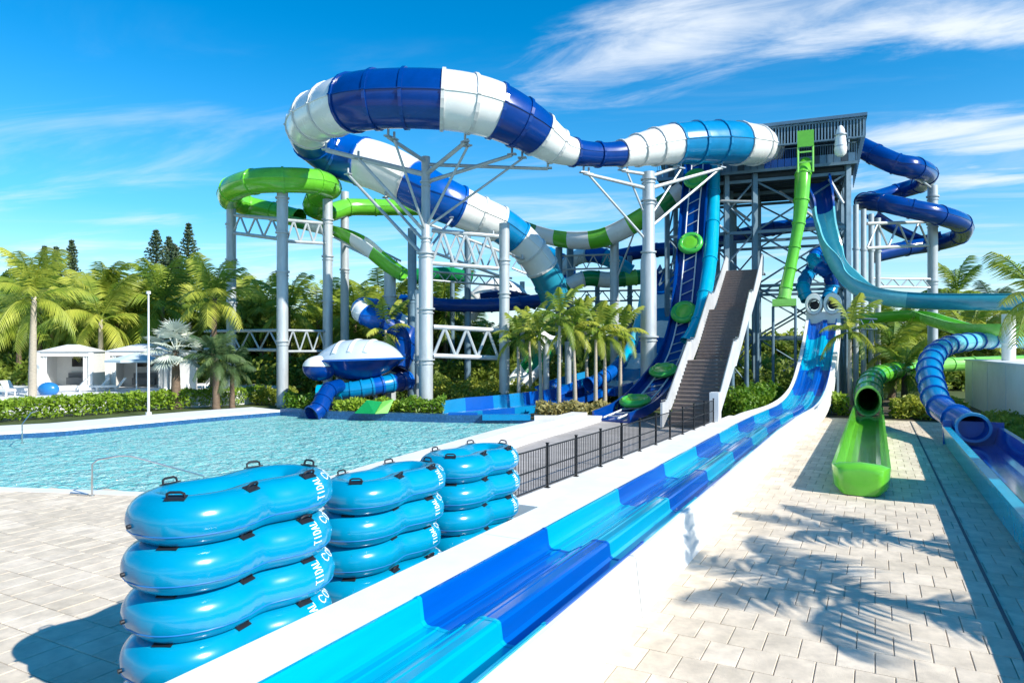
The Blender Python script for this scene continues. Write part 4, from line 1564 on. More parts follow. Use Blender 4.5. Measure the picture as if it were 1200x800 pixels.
slide("dark_blue_spiral", [(1000, 168, 54, .74), (1025, 181, 52, .76), (1050, 192, 51, .76), (1072, 197, 51, .78), (1086, 205, 54, .78), (1078, 216, 58, .72), (1050, 225, 60, .68), (1020, 234, 58, .66), (1012, 236, 54, .66), (1035, 238, 51.5, .68), (1068, 245, 50.5, .70), (1100, 252, 50.5, .72), (1126, 262, 53, .74),
                       (1125, 276, 57, .70), (1098, 285, 60, .68), (1062, 291, 60, .66), (1026, 299, 59, .64)],
      [(16, "navy")], "dark blue tube spiralling twice around the column right of the tower", per=1, mixed=False)
slide("spiral_inner_chute", [(1022, 250, 60, .6), (1052, 268, 61, .6), (1080, 277, 61, .6), (1108, 272, 59, .6)], [(3, "navy")],
      "short dark blue chute crossing inside the spiral", profile=channel_profile(180, 360), per=1, mixed=False)

p = P(919, 352, 46.0)
gl_ = thing("landing_tray", (p.x, p.y, p.z), "pale green landing tray under the drop slide", "slide tray")
mb = MB()
mb.box(p + Vector((0, 0, -.35)), (1.5, 1.1, .1), TA)
for sy in (-1, 1):
    mb.box(p + TB * (sy * .52) + Vector((0, 0, -.1)), (1.5, .06, .36), TA)
mb.build("tray", "light_green", gl_)
for sx in (-1, 1):
    mb = MB()
    q = p + TA * (sx * .7)
    mb.rod((q.x, q.y, -.1), (q.x, q.y, p.z - .4), .1, 8)
    mb.build("post", "steel_blue", gl_, True)

# ================================================================= STAIRS
stair = thing("tall_staircase", P(808, 495, 33), "long straight staircase with white stepped side walls climbing to the tower", "staircase")
S0 = Vector((8.55, 32.6, 0.10))
S1 = Vector((16.35, 48.2, 9.3))
hd = Vector((S1.x - S0.x, S1.y - S0.y, 0))
HL = hd.length
hd.normalize()
ln = Vector((hd.y, -hd.x, 0))
SW = 1.12
flights = [(0.0, 0.28), (0.375, 0.635), (0.73, 1.0)]
rise_tot = S1.z - S0.z
zc_ = S0.z
NTR = 16
tops = []
for fi, (fa, fb_) in enumerate(flights):
    z_start = zc_
    for k in range(NTR):
        d0 = HL * (fa + (fb_ - fa) * k / NTR)
        d1 = HL * (fa + (fb_ - fa) * (k + 1) / NTR)
        zc_ += rise_tot / (3 * NTR)
        c = S0 + hd * ((d0 + d1) / 2)
        mb = MB()
        mb.box(Vector((c.x, c.y, zc_ - 0.03)), (d1 - d0 + 0.05, SW * 2, 0.05), hd)
        mb.box(Vector((c.x, c.y, zc_ - 0.12)) - hd * ((d1 - d0) / 2 - 0.02), (0.03, SW * 2, 0.13), hd)
        mb.build("tread", "tread", stair)
    tops.append((HL * fa, z_start, HL * fb_, zc_))
    if fi < 2:
        nx = flights[fi + 1][0]
        c = S0 + hd * (HL * (fb_ + nx) / 2)
        mb = MB()
        mb.box(Vector((c.x, c.y, zc_ - 0.05)), (HL * (nx - fb_), SW * 2, 0.08), hd)
        mb.build("landing", "tread", stair)
c = S0 + hd * (HL + 1.6)
mb = MB()
mb.box(Vector((c.x, c.y, zc_ - 0.05)), (3.2, SW * 2, 0.12), hd)
mb.build("landing", "tread", stair)
for sgn in (-1, 1):
    for (d0, z0, d1, z1) in tops:
        mb = MB()
        e = 0.85
        prof = [(d0 - e, z0 - 0.25), (d1 + 0.1, z1 - 0.35), (d1 + e, z1 - 0.30), (d1 + e, z1 + 1.0), (d1, z1 + 1.02), (d0 + 0.1, z0 + 1.12), (d0 - e, z0 + 1.12)]
        base = Vector((S0.x, S0.y, 0)) + ln * (sgn * (SW + 0.09))
        ring = lambda o: [base + hd * d + ln * o + Vector((0, 0, max(z, -0.05))) for d, z in prof]
        mb.loft([ring(-0.05), ring(0.05)], True, True)
        w = mb.build("side_wall", "stair_wall", stair)
        hb = MB()
        hb.sweep([base + hd * d + Vector((0, 0, z + 0.1)) for d, z in ((d0 - e, z0 + 1.12), (d0 + .1, z0 + 1.12), (d1, z1 + 1.02), (d1 + e, z1 + 1.0))], 0.03, 6)
        hb.build("hand_rail", "stainless", w, True)
    for fx in (0.35, 0.68, 0.98):
        mb = MB()
        p = S0 + hd * (HL * fx) + ln * (sgn * 0.95)
        mb.rod((p.x, p.y, -.1), (p.x, p.y, S0.z + rise_tot * fx - 0.4), 0.14, 10)
        mb.build("post", "steel_blue", stair, True)
gp = P(833, 482, 31)
mb = MB()
mb.box(L(-6.26, 31.0, 0.9), (0.55, 0.4, 1.9), DL)
tag(mb.build("gate_pier", "stringer"), "pale square pier where the black fence meets the stairs", "pier")

# ================================================================= RIGHT DECK SLIDES
# green run-out: straight trough with rounded stop
gs = thing("green_run_out", L(-0.33, 25), "lime green run-out trough with rounded closed end on the paved deck", "water slide")
UP_ = [(-0.62, 0.70), (-0.70, 0.70), (-0.70, 0.62), (-0.60, 0.10), (-0.5, 0.03), (0.5, 0.03), (0.60, 0.10), (0.70, 0.62), (0.70, 0.70), (0.62, 0.70), (0.50, 0.20), (0.36, 0.13), (-0.36, 0.13), (-0.50, 0.20)]
va = [20.2, 24.6, 29.2, 33.8, 38.2, 41.6]
uc = lambda v: -0.33 + (v - 20) * 0.0
for a, b in zip(va, va[1:]):
    mb = MB()
    rings = []
    for k in range(2):
        v = a + (b - a - 0.015) * k
        rings.append([L(uc(v) + x, v, z) for x, z in UP_])
    mb.loft(rings, True, True)
    mb.build("trough_section", "green", gs)
    mb = MB()
    jr = [(-0.71, 0.60), (-0.61, 0.08), (-0.5, 0.01), (0.5, 0.01), (0.61, 0.08), (0.71, 0.60)]
    mb.loft([[L(uc(b) + x, b - 0.05, z) for x, z in jr], [L(uc(b) + x * 1.04, b - 0.05, z) for x, z in jr], [L(uc(b) + x * 1.04, b + 0.03, z) for x, z in jr], [L(uc(b) + x, b + 0.03, z) for x, z in jr]], False)
    mb.build("joint", "light_green", gs)
# bulbous end cap
mb = MB()
rings = []
for k in range(9):
    t = k / 8
    v = 20.2 - 0.0 - 0.55 * math.sin(t * PI / 2)
    s = math.cos(t * PI / 2)
    rings.append([L(-0.33 + x * (0.55 + 0.45 * s) * 1.0, v, 0.02 + (z - 0.02) * (1.0 + 0.10 * math.sin(t * PI)) * (0.82 + 0.18 * s)) for x, z in ((-0.70, 0.70), (-0.66, 0.2), (-0.5, 0.03), (0, 0.02), (0.5, 0.03), (0.66, 0.2), (0.70, 0.70), (0.5, 0.76), (0, 0.80), (-0.5, 0.76))])
mb.loft(rings, True, True)
mb.build("end_cap", "green", gs, True)
mb = MB()
c = L(-0.33, 41.7, 0.95)
rings = []
for (dv, ro) in ((-0.2, 0.82), (0.15, 0.84), (0.5, 0.78), (1.3, 0.70)):
    rings.append([c + DL * dv + NL * (math.cos(a) * ro * 0.8) + Vector((0, 0, math.sin(a) * ro)) for a in [2 * PI * i / 26 for i in range(26)]])
for (dv, ro) in ((1.3, 0.62), (0.2, 0.66), (-0.2, 0.72)):
    rings.append([c + DL * dv + NL * (math.cos(a) * ro * 0.8) + Vector((0, 0, math.sin(a) * ro)) for a in [2 * PI * i / 26 for i in range(26)]])
rings.append(rings[0])
mb.loft(rings, True)
mb.build("portal", "light_green", gs, True)
q = c + DL * 0.9
slide("green_feed_tube", [(600 + 800 * q.x / q.y, 408 - 800 * (q.z - EYE) / q.y, q.y, .72), (1019, 452, 41, .68), (1025, 442, 43, .60), (1040, 436, 45, .55), (1062, 432, 47, .52), (1092, 428, 49, .5), (1140, 426, 50, .5), (1200, 424, 50, .5)],
      [(2, "deep_green"), (4, "green"), (7, "light_green")], "green tube bending back to the right behind the green trough", per=.5)

# blue run-out on the right
bsl = thing("blue_run_out", L(3.3, 20), "wide blue run-out channel with turquoise outer wall at the right edge", "water slide")
BU = [(2.36, 0.66), (2.42, 0.04), (2.50, 0.0), (4.15, 0.0), (4.3, 0.04), (4.34, 0.72), (4.34, 0.78), (4.16, 0.78), (4.14, 0.72), (4.02, 0.16), (3.8, 0.10), (2.9, 0.10), (2.72, 0.16), (2.60, 0.70), (2.58, 0.76), (2.34, 0.76), (2.34, 0.66)]
BUi = [(4.16, 0.784), (4.135, 0.72), (4.01, 0.165), (3.8, 0.105), (2.9, 0.105), (2.73, 0.165), (2.61, 0.70), (2.58, 0.765)]
va = [-3, 3, 8.5, 14, 19.5, 25, 29.5, 31.8]
for a, b in zip(va, va[1:]):
    mb = MB()
    mb.loft([[L(x, v, z) for x, z in BU] for v in (a, b - 0.012)], True, True)
    s_ = mb.build("channel_shell", "cyan", bsl, False, "turquoise outer shell section")
    mb = MB()
    mb.loft([[L(x, v, z + 0.004) for x, z in BUi] for v in (a, b - 0.012)], False)
    mb.build("lining", "lane_royal", s_, False)
mb = MB()
mb.box(L(3.35, 31.72, 0.5), (1.98, 0.08, 0.95), NL)
mb.build("end_wall", "royal", bsl)
mb = MB()
c = L(3.3, 31.2, 0.78)
rings = []
for (dv, ro) in ((-0.12, 0.60), (0.12, 0.62), (0.12, 0.50), (-0.12, 0.50), (-0.12, 0.60)):
    rings.append([c + DL * dv + NL * (math.cos(a) * ro) + Vector((0, 0, math.sin(a) * ro * 0.93)) for a in [2 * PI * i / 26 for i in range(26)]])
mb.loft(rings, True)
mb.build("portal_ring", "azure", bsl, True)
q = c
slide("blue_feed_tube", [(600 + 800 * q.x / q.y, 408 - 800 * (q.z - EYE) / q.y, q.y, .52), (1102, 477, 29.5, .50), (1093, 455, 32, .52), (1089, 434, 34.5, .54), (1094, 417, 37, .53), (1108, 406, 39, .5), (1130, 401, 41, .5), (1158, 399, 43, .48), (1200, 399, 45, .48)],
      [(1, "royal"), (4.2, "azure"), (5.2, "teal"), (8, "pale_teal")], "ribbed blue tube climbing from the blue channel and bending right", per=.5, flange=.075, flange_mat="royal")
# thin white frame beside racing wall
fr_ = thing("pipe_frame", L(-2.5, 37), "low white pipe frame beside the racing slide wall", "frame")
for v in (36.2, 38.8):
    mb = MB(); mb.rod(L(-2.45, v, -.03), L(-2.45, v, 0.95), 0.03, 8); mb.build("post", "stringer", fr_, True)
    mb = MB(); mb.rod(L(-1.0, v, -.03), L(-1.0, v, 0.35), 0.03, 8); mb.build("post", "stringer", fr_, True)
mb = MB(); mb.rod(L(-2.45, 36.2, .95), L(-2.45, 38.8, .95), 0.03, 8); mb.build("rail", "stringer", fr_, True)

# white wall at right
rw = MB()
a, b = Vector((31.2, 47, 0)), Vector((18.5, 20.5, 0))
d = (b - a).normalized()
nn = Vector((-d.y, d.x, 0))
rwall = thing("white_building_wall", b, "plain white rendered wall at the right edge behind the shrubs", "wall")
rw.prism([(p.x, p.y) for p in (a, b, b + nn * 8, a + nn * 8)], -0.1, 2.95)
rw.build("wall", "white_wall", rwall)
rw = MB()
rw.prism([(p.x, p.y) for p in (a - nn * .06 - d * .06, b - nn * .06, b + nn * 8, a + nn * 8 - d * .06)], 2.953, 3.06)
rw.build("coping", "coping", rwall)
for k in range(5):
    p = a.lerp(b, (k + .6) / 6) - nn * 0.012
    mb = MB(); mb.box(p + Vector((0, 0, 1.45)), (0.025, 0.02, 2.9), d); mb.build("joint_strip", "coping", rwall)

# ================================================================= CABANAS, LOUNGERS, UMBRELLA
def cabana(x, Y, w, d, h, label, tvdx, rz=0.0):
    root = thing("cabana", (x, Y, 0.9), label, "cabana", "white poolside cabanas")
    def V(a, b, z): return Vector((x + a, Y + b, z + .9))
    t = 0.12
    for (nm, c, s) in (("back_wall", V(0, d / 2, h / 2), (w, t, h)), ("side_wall", V(-w / 2, 0.1, h / 2), (t, d - t, h)), ("side_wall", V(w / 2, 0.1, h / 2), (t, d - t, h))):
        mb = MB(); mb.box(c, s); mb.build(nm, "cabana_wall", root)
    mb = MB(); mb.box(V(0, 0, 0.06), (w + .3, d + .4, 0.12)); mb.build("floor", "coping", root)
    for sx in (-1, 1):
        mb = MB(); mb.box(V(sx * (w / 2), -d / 2, h / 2), (0.26, 0.22, h)); mb.build("post", "cabana_wall", root)
        mb = MB()
        pts = [V(sx * (w / 2 - .16), -d / 2 + 0.05 + .06 * math.sin(i * 1.7), 0.15) + Vector((-sx * i * 0.05, 0, 0)) for i in range(8)]
        mb.loft([pts, [p + Vector((0, 0, h - .45)) for p in pts]], False)
        mb.build("curtain", "lounge_fabric", root)
    mb = MB(); mb.box(V(0, -d / 2 + 0.02, h - 0.16), (w - .27, 0.16, 0.3)); mb.build("valance", "cabana_wall", root)
    # gently hipped canvas roof
    mb = MB()
    o = 0.18
    cs = [V(-w / 2 - o, -d / 2 - o, h + .005), V(w / 2 + o, -d / 2 - o, h + .005), V(w / 2 + o, d / 2 + o, h + .005), V(-w / 2 - o, d / 2 + o, h + .005)]
    tp = [V(-w * .12, 0, h + .52), V(w * .12, 0, h + .52)]
    mb.add(cs + tp, [(0, 1, 5, 4), (1, 2, 5), (2, 3, 4, 5), (3, 0, 4), (0, 3, 2, 1)])
    mb.build("roof", "cabana_roof", root)
    mb = MB(); mb.box(V(tvdx, d / 2 - .14, 1.85), (1.15, 0.07, 0.62)); mb.build("television", "screen_black", root)
    mb = MB(); mb.box(V(tvdx, d / 2 - .5, 0.5), (1.5, 0.5, 0.5)); mb.box(V(tvdx, d / 2 - .3, 0.85), (1.5, 0.15, 0.5)); mb.build("sofa", "grey_fabric", root)
    root.rotation_euler = (0, 0, R(13))


cabana(-31.8, 49.5, 3.3, 3.0, 2.65, "left white cabana with hipped roof and black television", 0.0)
cabana(-26.4, 49.0, 3.7, 3.2, 2.7, "middle white cabana behind the pale umbrella", -0.3)
wl_ = MB(); wl_.box((-22.9, 47.6, 2.25), (1.8, 0.2, 2.7)); wl_.box((-22.9, 47.6, 3.63), (1.9, .3, .06))
tag(wl_.build("privacy_wall", "cabana_wall"), "plain white wall panel right of the middle cabana", "wall")


def lounger(x, Y, rz, label):
    root = thing("sun_lounger", (x, Y, 0.9), label, "sun lounger", "white loungers by the cabanas", rz)
    def part(nm, m_, fn):
        mb = MB(); fn(mb)
        me = mb.build(nm, m_); me.parent = root
    part("frame", "stringer", lambda m: (m.box((0, 0, .30), (.62, 1.25, .05)),))
    part("backrest", "lounge_fabric", lambda m: m.box((0, .92, .55), (.6, .08, .8), (1, 0, 0), (0, .62, .78)))
    part("cushion", "lounge_fabric", lambda m: m.box((0, -.02, .37), (.6, 1.2, .09)))
    for sx in (-1, 1):
        for sy in (-1, 1):
            part("leg", "stringer", lambda m: m.box((sx * .27, sy * .55, .14), (.05, .05, .28)))


for i, (px, Y, rz, lab) in enumerate(((20, 42.5, 1.2, "white lounger left of the pale palm trunk"), (78, 45.5, -.9, "white lounger in front of the left cabana"),
                                 (104, 45.8, -.9, "white lounger between the two cabanas"), (124, 46, -.9, "white lounger in front of the middle cabana"), (5, 41.6, 1.2, "white lounger at the very left edge"),
                                 (229, 48, -.8, "white lounger right of the plain white wall panel"))):
    lounger((px - 600) / 800 * Y, Y, rz, lab)
mb = MB()
q = Vector(((57 - 600) / 800 * 42.5, 42.5, 1.35))
mb.loft([[q + Vector((math.cos(a) * .62 * math.cos(t), .45 * math.sin(a) * math.cos(t), .45 * math.sin(t) - .1)) for a in [2 * PI * i / 20 for i in range(20)]] for t in [R(-60) + R(149) * j / 8 for j in range(9)]], True, True)
tag(mb.build("beach_float", "float_blue", None, True), "rounded bright blue float lying by the left palm trunk", "float")

um = thing("patio_umbrella", (-25.0, 45.5, .9), "pale blue umbrella opened in front of the middle cabana", "umbrella")
c = P(160, 413, 45.5)
mb = MB(); mb.rod((c.x, c.y, .9), (c.x, c.y, c.z), .04, 8); mb.build("pole", "stringer", um, True)
mb = MB()
rg = [c + Vector((math.cos(2 * PI * i / 8) * 1.9, math.sin(2 * PI * i / 8) * 1.9, -.5)) for i in range(8)]
mb.add(rg + [c], [(i, (i + 1) % 8, 8) for i in range(8)])
mb.add([p - Vector((0, 0, .14)) for p in rg] + rg, [(i, (i + 1) % 8, 8 + (i + 1) % 8, 8 + i) for i in range(8)])
mb.build("canopy", "umbrella_pale", um)
p = G(174, 486)
lp = thing("light_pole", p, "slim white pole standing on the far pool coping before the hedge", "pole")
mb = MB(); mb.sweep([p, p + Vector((0, 0, 6.9))], [.075, .045], 10); mb.build("shaft", "stringer", lp, True)
mb = MB(); mb.rod(p, p + Vector((0, 0, .16)), .17, 12); mb.build("base", "stringer", lp, True)
mb = MB(); mb.rod(p + Vector((0, 0, 6.9)), p + Vector((0, 0, 7.05)), .12, 10); mb.build("head", "stringer", lp, True)

# unseen at the right: square canopy added to throw a shadow on the deck
sc = thing("shadow_caster_canopy", (15.0, 15.3, 0), "unseen square canopy added right of the blue channel to shade the deck", "canopy")
mb = MB(); mb.rod((15.0, 15.3, -.05), (15.0, 15.3, 3.6), .07, 10); mb.build("pole", "stringer", sc, True)
mb = MB(); hh = 1.75
cs = [Vector((15, 15.3, 3.3)) + NL * (a * hh) + DL * (b * hh) for a, b in ((-1, -1), (1, -1), (1, 1), (-1, 1))]
mb.add(cs + [Vector((15, 15.3, 3.8))], [(0, 1, 4), (1, 2, 4), (2, 3, 4), (3, 0, 4)])
mb.build("canopy", "umbrella_pale", sc)

# pool hand rails
def rail(name, pts, label, posts):
    root = thing(name, (pts[0][0], pts[0][1], 0), label, "hand rail", "pool hand rails")
    mb = MB(); mb.sweep(pts, .024, 8); mb.build("rail", "stainless", root, True)
    for p in posts:
        mb = MB(); mb.rod((p[0], p[1], -.02), (p[0], p[1], p[2]), .026, 8); mb.build("post", "stainless", root, True)
        mb = MB(); mb.rod((p[0], p[1], -.02), (p[0], p[1], .03), .06, 10); mb.build("base_plate", "stainless", root, True)


a = G(108, 581)
rail("pool_hand_rail", [a + Vector((-.65, .15, .05)), a + Vector((-.1, 0, .04))], "flat end loop of the near pool rail", [])
Ya = a.y
rail("pool_hand_rail", [Vector((a.x, Ya, 0.0)), Vector((a.x, Ya, .82)), Vector((a.x + .12, Ya + .05, .93)), Vector((a.x + .5, Ya + .3, .98)), Vector((a.x + .7, Ya + .5, .95)), Vector((a.x + 2.1, Ya + 1.7, .2)), Vector((a.x + 2.15, Ya + 1.75, -.4))],
     "thin steel grab rail bending down into the near side of the pool", [(a.x, Ya, .5)])
a = G(26, 519)
rail("pool_hand_rail", [Vector((a.x, a.y, 0)), Vector((a.x, a.y, .75)), Vector((a.x - .5, a.y + 1.2, 1.1)), Vector((a.x - .9, a.y + 2.2, 1.1))], "small steel grab rail at the shallow left end of the pool", [(a.x, a.y, .5)])

# ================================================================= VEGETATION
def leaf_quads(mb, c, r, count, size, rnd, flat=0.0, squash=1.0):
    for _ in range(count):
        while True:
            p = Vector((rnd.uniform(-1, 1), rnd.uniform(-1, 1), rnd.uniform(-1, 1)))
            if 0.25 < p.length < 1:
                break
        p = Vector((p.x * r[0], p.y * r[1], p.z * r[2])) + c
        leaf(mb, p, size * rnd.uniform(.6, 1.3), rnd)


def leaf(mb, p, s, rnd, up_bias=0.3):
    a = Vector((rnd.gauss(0, 1), rnd.gauss(0, 1), rnd.gauss(0, 1) + up_bias)).normalized()
    b = a.orthogonal().normalized()
    b = Matrix.Rotation(rnd.uniform(0, 6.28), 3, a) @ b
    c = a.cross(b)
    mb.add([p - b * s, p - c * s * .42, p + b * s, p + c * s * .42], [(0, 1, 2, 3)])


def raw_mesh(mb, name, m_):
    me = bpy.data.meshes.new(name)
    me.from_pydata(mb.v, [], mb.f)
    me.materials.append(MATS[m_])
    return me


FROND = {}


def frond_mesh(kind, variant, m_):
    key = (kind, variant, m_)
    if key in FROND:
        return FROND[key]
    rnd = random.Random(hash((kind, variant)) % 1000 if False else variant * 17 + len(kind))
    mb = MB()
    # unit length frond along +X rising then drooping
    droop = {0: .45, 1: .75, 2: 1.05}[variant % 3]
    lift = {0: .9, 1: .55, 2: .25}[variant % 3]
    if kind == "fan":
        base = Vector((0, 0, 0))
        tip = Vector((.5, 0, lift * .4))
        mb.sweep([base, tip], [.018, .012], 4)
        for i in range(17):
            a = R(-95 + 190 * i / 16)
            ln_ = .5 * rnd.uniform(.85, 1.05)
            d_ = Vector((math.cos(a), math.sin(a), -.18 + .2 * math.cos(a) * lift)).normalized()
            sd = Vector((-math.sin(a), math.cos(a), 0)) * .034
            e = tip + d_ * ln_ - Vector((0, 0, .06 * droop))
            m1 = tip + d_ * ln_ * .55
            mb.add([tip, m1 - sd, e, m1 + sd], [(0, 1, 2, 3)])
    else:
        def curve(t):
            return Vector((t * (1 - .12 * droop * t), 0, lift * t * (1 - .25 * t) - droop * .62 * t ** 2.2))
        pts = [curve(i / 8) for i in range(9)]
        mb.sweep(pts, [.016 * (1 - .75 * i / 8) for i in range(9)], 4)
        nl = 26 if kind == "feather" else 22
        for i in range(nl):
            t = .14 + .85 * i / (nl - 1)
            p = curve(t)
            tg = (curve(min(1, t + .02)) - curve(t - .02)).normalized()
            ll = (.36 if kind == "feather" else .26) * math.sin(PI * (.12 + .80 * t)) ** .7 * rnd.uniform(.85, 1.1)
            for s in (-1, 1):
                sd = Vector((0, s, 0))
                d_ = (sd * .80 + tg * .55 + Vector((0, 0, -.26 - .28 * t + rnd.uniform(-.2, .2)))).normalized()
                w = tg * (.0135 + .006 * (kind != "feather"))
                m1 = p + d_ * ll * .5
                e = p + d_ * ll - Vector((0, 0, ll * .22))
                mb.add([p - w, p + w, m1 + w, m1 - w], [(0, 1, 2, 3)])
                mb.add([m1 - w, m1 + w, e], [(0, 1, 2)])
    FROND[key] = raw_mesh(mb, "frond", m_)
    return FROND[key]


TRUNKS = {}


def trunk_mesh(h, r, m_, bend, seed):
    rnd = random.Random(seed)
    mb = MB()
    npts = 14
    pts, rs = [], []
    for i in range(npts + 1):
        t = i / npts
        pts.append(Vector((bend[0] * t * t, bend[1] * t * t, -.1 + (h + .1) * t)))
        rs.append(r * (1.25 - .55 * t) * (1 + .05 * (i % 2)) * (1.25 if i == 0 else 1))
    mb.sweep(pts, rs, 9)
    me = raw_mesh(mb, "trunk", m_)
    me.polygons.foreach_set("use_smooth", [True] * len(me.polygons))
    return me


palm_id = 0


def palm(x, Y, h, fl, nf, label, group, kind="feather", leaf_m="palm_leaf", trunk_m="trunk_pale", tr=.16, bend=(0, 0), seed=None, shaft=False, z=0.0, cat="palm tree"):
    global palm_id
    palm_id += 1
    rnd = random.Random(seed if seed is not None else palm_id * 31)
    root = thing("palm_tree", (x, Y, z), label, cat, group)
    t = bpy.data.objects.new("trunk", trunk_mesh(h, tr, trunk_m, bend, palm_id))
    COL.objects.link(t)
    t.parent = root
    if shaft:
        mb = MB()
        mb.sweep([(bend[0], bend[1], h - .05), (bend[0], bend[1], h + .35), (bend[0], bend[1], h + .75)], [tr * .85, tr * .9, tr * .45], 8)
        o = mb.build("crown_shaft", "palm_leaf")
        o.parent = root
    for i in range(nf):
        lvl = i / nf
        var = 0 if lvl < .33 else (1 if lvl < .68 else 2)
        f = bpy.data.objects.new("frond", frond_mesh(kind, var, leaf_m))
        COL.objects.link(f)
        f.parent = root
        f.location = (bend[0], bend[1], h + (.55 if shaft else .0) - .25 * lvl)
        s = fl * rnd.uniform(.85, 1.12)
        f.scale = (s, s, s)
        tilt = {0: -.55, 1: -.12, 2: .28}[var] + rnd.uniform(-.18, .18)
        if kind == "fan":
            tilt = -1.0 + 1.7 * lvl + rnd.uniform(-.1, .1)
        f.rotation_euler = (rnd.uniform(-.25, .25), tilt, i * 2.39996 + rnd.uniform(-.25, .25))
    return root


# the group of slender young palms by the run-out
YP = [(608, 464, 42.5, 4.6), (634, 470, 42, 5.0), (655, 484, 39.6, 6.0), (674, 478, 40.5, 5.3), (698, 477, 41, 5.1), (709, 474, 41.6, 4.9), (622, 470, 45, 5.2), (727, 470, 43, 5.0), (688, 470, 45, 5.8)]
YL = ["leftmost slender young palm by the blue run-out", "second slender palm from the left by the run-out", "tallest and nearest slender palm before the blue run-out", "slender palm right of the tallest one",
      "fifth slender palm, close beside another trunk on its right", "slender palm close right of its twin trunk", "slender palm set back behind the two leftmost ones", "rightmost slender palm near the thickest white column", "slender palm set back behind the middle of the group"]
for i, ((px, py, Y, h), lab) in enumerate(zip(YP, YL)):
    palm((px - 600) / 800 * Y, Y, h * .86, 1.95, 12, lab, "slender palms by the run-out", kind="soft", leaf_m=("palm_leaf_yellow" if i % 3 != 2 else "palm_leaf"), tr=.11, shaft=True, bend=(random.uniform(-.15, .15), 0))

# left palms
palm(P(38, 0, 41).x, 41, 6.9, 3.2, 17, "tall coconut palm with pale trunk left of the cabanas", "coconut palms on the left", leaf_m="palm_leaf_yellow", tr=.2, bend=(.1, 0))
palm(P(118, 0, 52).x, 52, 6.0, 4.0, 18, "spreading palm directly behind the two cabanas", "coconut palms on the left", leaf_m="palm_leaf_yellow", tr=.2)
palm(P(250, 0, 46).x, 46, 7.2, 3.2, 16, "tall palm beside the left column of the green loop", "coconut palms on the left", leaf_m="palm_leaf_yellow", trunk_m="trunk_brown", tr=.2, bend=(.1, 0))
palm(P(206, 0, 43.5).x, 43.5, 3.7, 2.0, 30, "silvery fan palm before the plain white wall panel", None, kind="fan", leaf_m="palm_leaf_silver", trunk_m="trunk_brown", tr=.26)
palm(P(253, 0, 43).x, 43, 3.2, 1.9, 24, "dark green palm with thick trunk right of the silvery one", None, kind="feather", leaf_m="palm_leaf_dark", trunk_m="trunk_brown", tr=.2)
palm(P(272, 0, 44).x, 44, 2.6, 1.7, 22, "small dark palm close right of the thick trunked dark one", None, kind="feather", leaf_m="palm_leaf_dark", trunk_m="trunk_brown", tr=.15)
palm(P(452, 0, 45).x, 45, 5.0, 2.3, 14, "yellowish palm poking up beside the coil above the bowl", None, kind="soft", leaf_m="palm_leaf_yellow", tr=.11)
# right palms
palm(P(996, 0, 41).x, 41, 4.4, 2.2, 11, "young palm with pale trunk right of the racing slide portals", None, kind="soft", leaf_m="palm_leaf_yellow", tr=.13, shaft=True)
palm(P(1216, 0, 36).x, 36, 6.6, 3.1, 13, "palm leaning in over the white wall at the right edge", None, leaf_m="palm_leaf_yellow", tr=.18)
palm(P(1122, 0, 75).x, 75, 9.6, 4.2, 18, "distant dark palm right of the spiral column", "distant palms", leaf_m="palm_leaf", tr=.2)
palm(P(1165, 0, 80).x, 80, 8.0, 3.8, 18, "distant palm low over the teal flume", "distant palms", leaf_m="palm_leaf_dark", tr=.2)
palm(P(1045, 0, 50).x, 50, 3.6, 3.0, 18, "broad palm under the green flume right of the tower", None, leaf_m="palm_leaf_yellow", trunk_m="trunk_brown", tr=.22)
palm(P(1060, 0, 46).x, 46, 2.2, 2.2, 18, "low palm behind the green feed tube", None, leaf_m="palm_leaf", trunk_m="trunk_brown", tr=.2)
# palms standing right of the frame, whose fronds shade the deck
palm(10.9, 6.4, 4.8, 2.9, 11, "palm beside the near right deck casting frond shadows", "palms right of the deck", leaf_m="palm_leaf", tr=.17)
palm(12.6, 10.0, 4.3, 2.3, 10, "second palm beside the right deck, farther along", "palms right of the deck", leaf_m="palm_leaf", tr=.17)

# belt of palms behind
MARKS = [(-400, "beyond the frame"), (0, "the frame's left edge"), (84, "the left cabana"), (174, "the light pole"), (271, "the leftmost loop column"), (331, "the front loop column"), (384, "the right loop column"),
         (430, "the lens shaped bowl"), (499, "the thick branching column"), (591, "the truss end column"), (675, "the tallest slender palm"), (760, "the thickest column"), (840, "the staircase"), (905, "the middle tower legs"),
         (957, "the racing portals"), (1012, "the slim columns"), (1093, "the spiral column"), (1182, "the short white column"), (1210, "the frame's right edge"), (1700, "beyond the frame")]
ORD = ["leftmost", "second from left", "third from left", "fourth from left", "fifth from left", "sixth from left"]


def relabel(objs, what):
    cells_ = {}
    for o in objs:
        px = 600 + 800 * o.location.x / o.location.y
        k = max(i for i in range(len(MARKS)) if MARKS[i][0] <= px)
        cells_.setdefault(k, []).append((px, o))
    for k, lst in cells_.items():
        lst.sort(key=lambda t: t[0])
        a, b = MARKS[k][1], MARKS[k + 1][1]
        span = "just outside " + (b if k == 0 else a) if "beyond" in (a + b) else "between %s and %s" % (a, b)
        for i, (px, o) in enumerate(lst):
            pre = "" if len(lst) == 1 else ORD[min(i, 5)] + " "
            o["label"] = "%s%s %s" % (pre, what, span)


